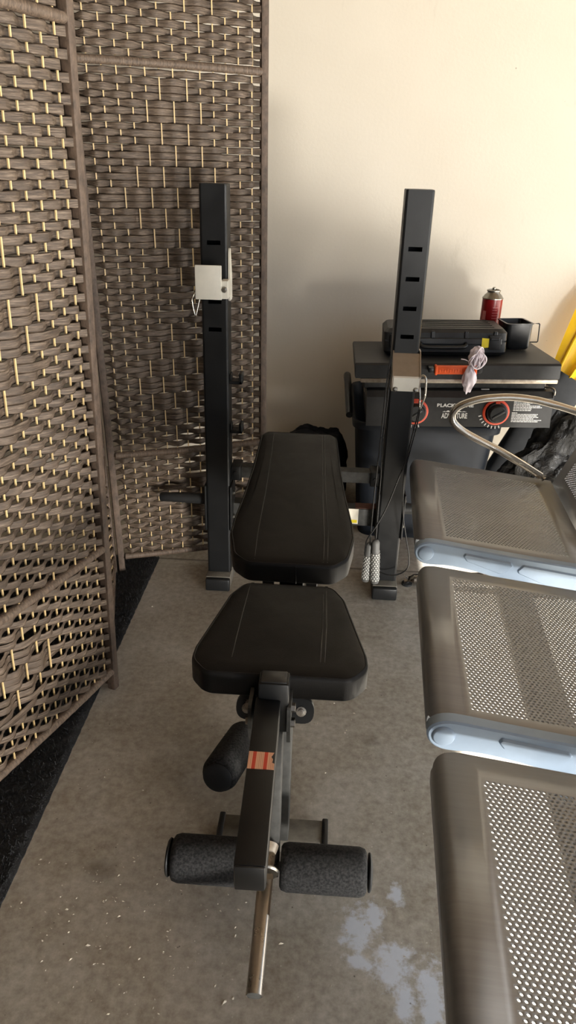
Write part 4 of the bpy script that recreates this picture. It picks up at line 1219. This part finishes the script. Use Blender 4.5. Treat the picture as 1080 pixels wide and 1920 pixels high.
# ------------------------------------------------------------------ swim fins and plastic film
def fin(name, base, tip, width, seed, label):
    base, tip = Vector(base), Vector(tip)
    F = thing(name, label, 'swim fin', base, group='yellow swim fins leaning by the wall')
    ax = (tip-base); L = ax.length; ax.normalize()
    nrm = Vector((-.15, -1, .45)); nrm = (nrm-ax*nrm.dot(ax)).normalized(); sd = ax.cross(nrm).normalized()
    def P(s, w, h): return sd*w + ax*(s*L) + nrm*h
    # blade
    bm = BM(); n, m = 26, 12
    def wid(s): 
        t = (s-.54)/.46
        return width*(.42+.58*min(1, t*1.6)**.8)*(1 if t < .86 else sqrt(max(.02, 1-((t-.86)/.15)**2)))
    rows = []
    for i in range(n+1):
        s = .54+.46*i/n; w = wid(s); row = []
        for k in range(m+1):
            q = -1+2*k/m
            h = .010*sin(pi*(s-.54)/.46)+.006*abs(q)**3+.003*cos(q*3*pi)
            row.append(P(s, q*w, h))
        rows.append(row)
    top = [[bm.verts.new(p+nrm*.003) for p in r] for r in rows]; bot = [[bm.verts.new(p-nrm*.003) for p in r] for r in rows]
    for A_, fl in ((top, 0), (bot, 1)):
        for i in range(n):
            for k in range(m):
                q = (A_[i][k], A_[i][k+1], A_[i+1][k+1], A_[i+1][k]); bm.faces.new(q if fl else q[::-1])
    for i in range(n):
        for k in (0, m): bm.faces.new((top[i][k], top[i+1][k], bot[i+1][k], bot[i][k]))
    for i in (0, n):
        for k in range(m): bm.faces.new((top[i][k], top[i][k+1], bot[i][k+1], bot[i][k]))
    bl = obj('blade', bm, M['yellow'], F, 50, label='yellow ribbed blade')
    for q in (-.62, 0, .62):
        bm = BM(); add_tube(bm, [P(s, q*wid(s), .014+.010*sin(pi*(s-.54)/.46)) for s in [.55+.38*k/10 for k in range(11)]], [.006]*9+[.004, .002], 8)
        obj('rib', bm, M['yellow'], bl, 60)
    # foot pocket
    bm = BM(); rg = []
    for i in range(16):
        s = i/15*.60; w = .054+.024*min(1, s/.50); hh = .036*(1-.6*(s/.60)); c = P(s, 0, hh*.6)
        rg.append([bm.verts.new(c+sd*w*cos(2*pi*k/18)+nrm*hh*sin(2*pi*k/18)) for k in range(18)])
    for a, b in zip(rg, rg[1:]):
        for k in range(18): bm.faces.new((a[k], a[(k+1) % 18], b[(k+1) % 18], b[k]))
    bm.faces.new(rg[0]); bm.faces.new(rg[-1])
    obj('foot_pocket', bm, M['rubber'], F, 50, label='black rubber foot pocket')
fin('swim_fin', (.605, 2.65, .045), (1.07, 2.80, .82), .128, 1, 'yellow swim fin nearest the griddle, blade up against the wall')
fin('swim_fin', (.72, 2.54, .045), (1.24, 2.80, .66), .110, 2, 'yellow swim fin further from the griddle, lower than its pair')

def film_bag():
    bm = BM(); n, m = 90, 60
    ctr = Vector((.765, 2.36, .21)); rg = []
    for i in range(m+1):
        th = pi*i/m; row = []
        for k in range(n):
            ph = 2*pi*k/n
            d = Vector((sin(th)*cos(ph), sin(th)*sin(ph), cos(th)))
            v = noise.voronoi(d*2.6+Vector((4, 0, 0)))[0]
            q = 1+.30*(v[1]-v[0])+.14*noise.noise(d*3)+.05*noise.noise(d*11)
            lean = .16*max(0, d.z)
            p = ctr+Vector((d.x*.175*q+lean, d.y*.085*q, d.z*.31*q))
            p.z = max(p.z, .002); row.append(bm.verts.new(p))
        rg.append(row)
    for a, b in zip(rg, rg[1:]):
        for k in range(n): bm.faces.new((a[k], a[(k+1) % n], b[(k+1) % n], b[k]))
    bmesh.ops.remove_doubles(bm, verts=bm.verts[:], dist=1e-5)
    o = obj('trash_bag', bm, M['film'], smooth=50)
    tag(o, 'crumpled shiny black plastic bag on the floor beside the griddle bin', 'plastic bag')
film_bag()

# ------------------------------------------------------------------ crumbs on the floor
def crumbs():
    bm = BM(); rnd = random.Random(11)
    for k in range(420):
        x = rnd.uniform(-.55, .35); y = rnd.uniform(.45, 2.1)
        if rnd.random() < .35: x = rnd.gauss(-.30, .12); y = rnd.gauss(.85, .10)
        if x < -.53 or (-.19 < x < .05 and .99 < y < 1.08) or (y > 1.9): continue
        s = rnd.uniform(.001, .0027)*(1.7 if rnd.random() < .06 else 1); a = rnd.uniform(0, pi); e = rnd.uniform(.3, .9)
        pts = []
        for q in range(5):
            an = 2*pi*q/5+rnd.uniform(-.3, .3); rr = s*rnd.uniform(.6, 1.1)
            px, py = rr*cos(an)*1.5, rr*sin(an)*e
            pts.append((x+px*cos(a)-py*sin(a), y+px*sin(a)+py*cos(a)))
        b = [bm.verts.new((p[0], p[1], .0003)) for p in pts]; t = bm.verts.new((x, y, s*.8+.0005))
        bm.faces.new(b[::-1])
        for q in range(5): bm.faces.new((b[q], b[(q+1) % 5], t))
    o = obj('crumbs', bm, M['chips'])
    tag(o, 'pale crumbs and wood chips scattered over the concrete', 'debris', kind='stuff')
crumbs()

# ------------------------------------------------------------------ light
def lights():
    w = bpy.data.worlds.new('world'); SC.world = w; w.use_nodes = True
    nt = w.node_tree; bg = nt.nodes['Background']
    bg.inputs[0].default_value = (.74, .85, 1.0, 1); bg.inputs[1].default_value = 1.7
    sd = bpy.data.lights.new('sun', 'SUN'); sd.energy = 31.0; sd.angle = radians(.6); sd.color = (1.0, .97, .92)
    so = bpy.data.objects.new('sun', sd); COL.objects.link(so)
    el, az = radians(45.5), radians(-3)     # comes in through the open right side, from beyond the back wall
    d = Vector((-cos(el)*cos(az), -cos(el)*sin(az), -sin(el)))
    so.rotation_euler = d.to_track_quat('-Z', 'Y').to_euler()
    so.location = (5, -1, 6)
    # area lamp added for sunlit floor glare, low and right behind the viewer
    al = bpy.data.lights.new('floor_glare_lamp', 'AREA'); al.shape = 'RECTANGLE'; al.size = .7; al.size_y = .35
    al.energy = 33.0; al.spread = radians(75); al.color = (1.0, .95, .88)
    ao = bpy.data.objects.new('floor_glare_lamp', al); COL.objects.link(ao)
    ao.location = (2.0, -1.4, .19)
    ao.rotation_euler = (Vector((-.55, 1.5, .45))-Vector((2.0, -1.4, .19))).to_track_quat('-Z', 'Y').to_euler()
lights()
SC.view_settings.exposure = 0.0
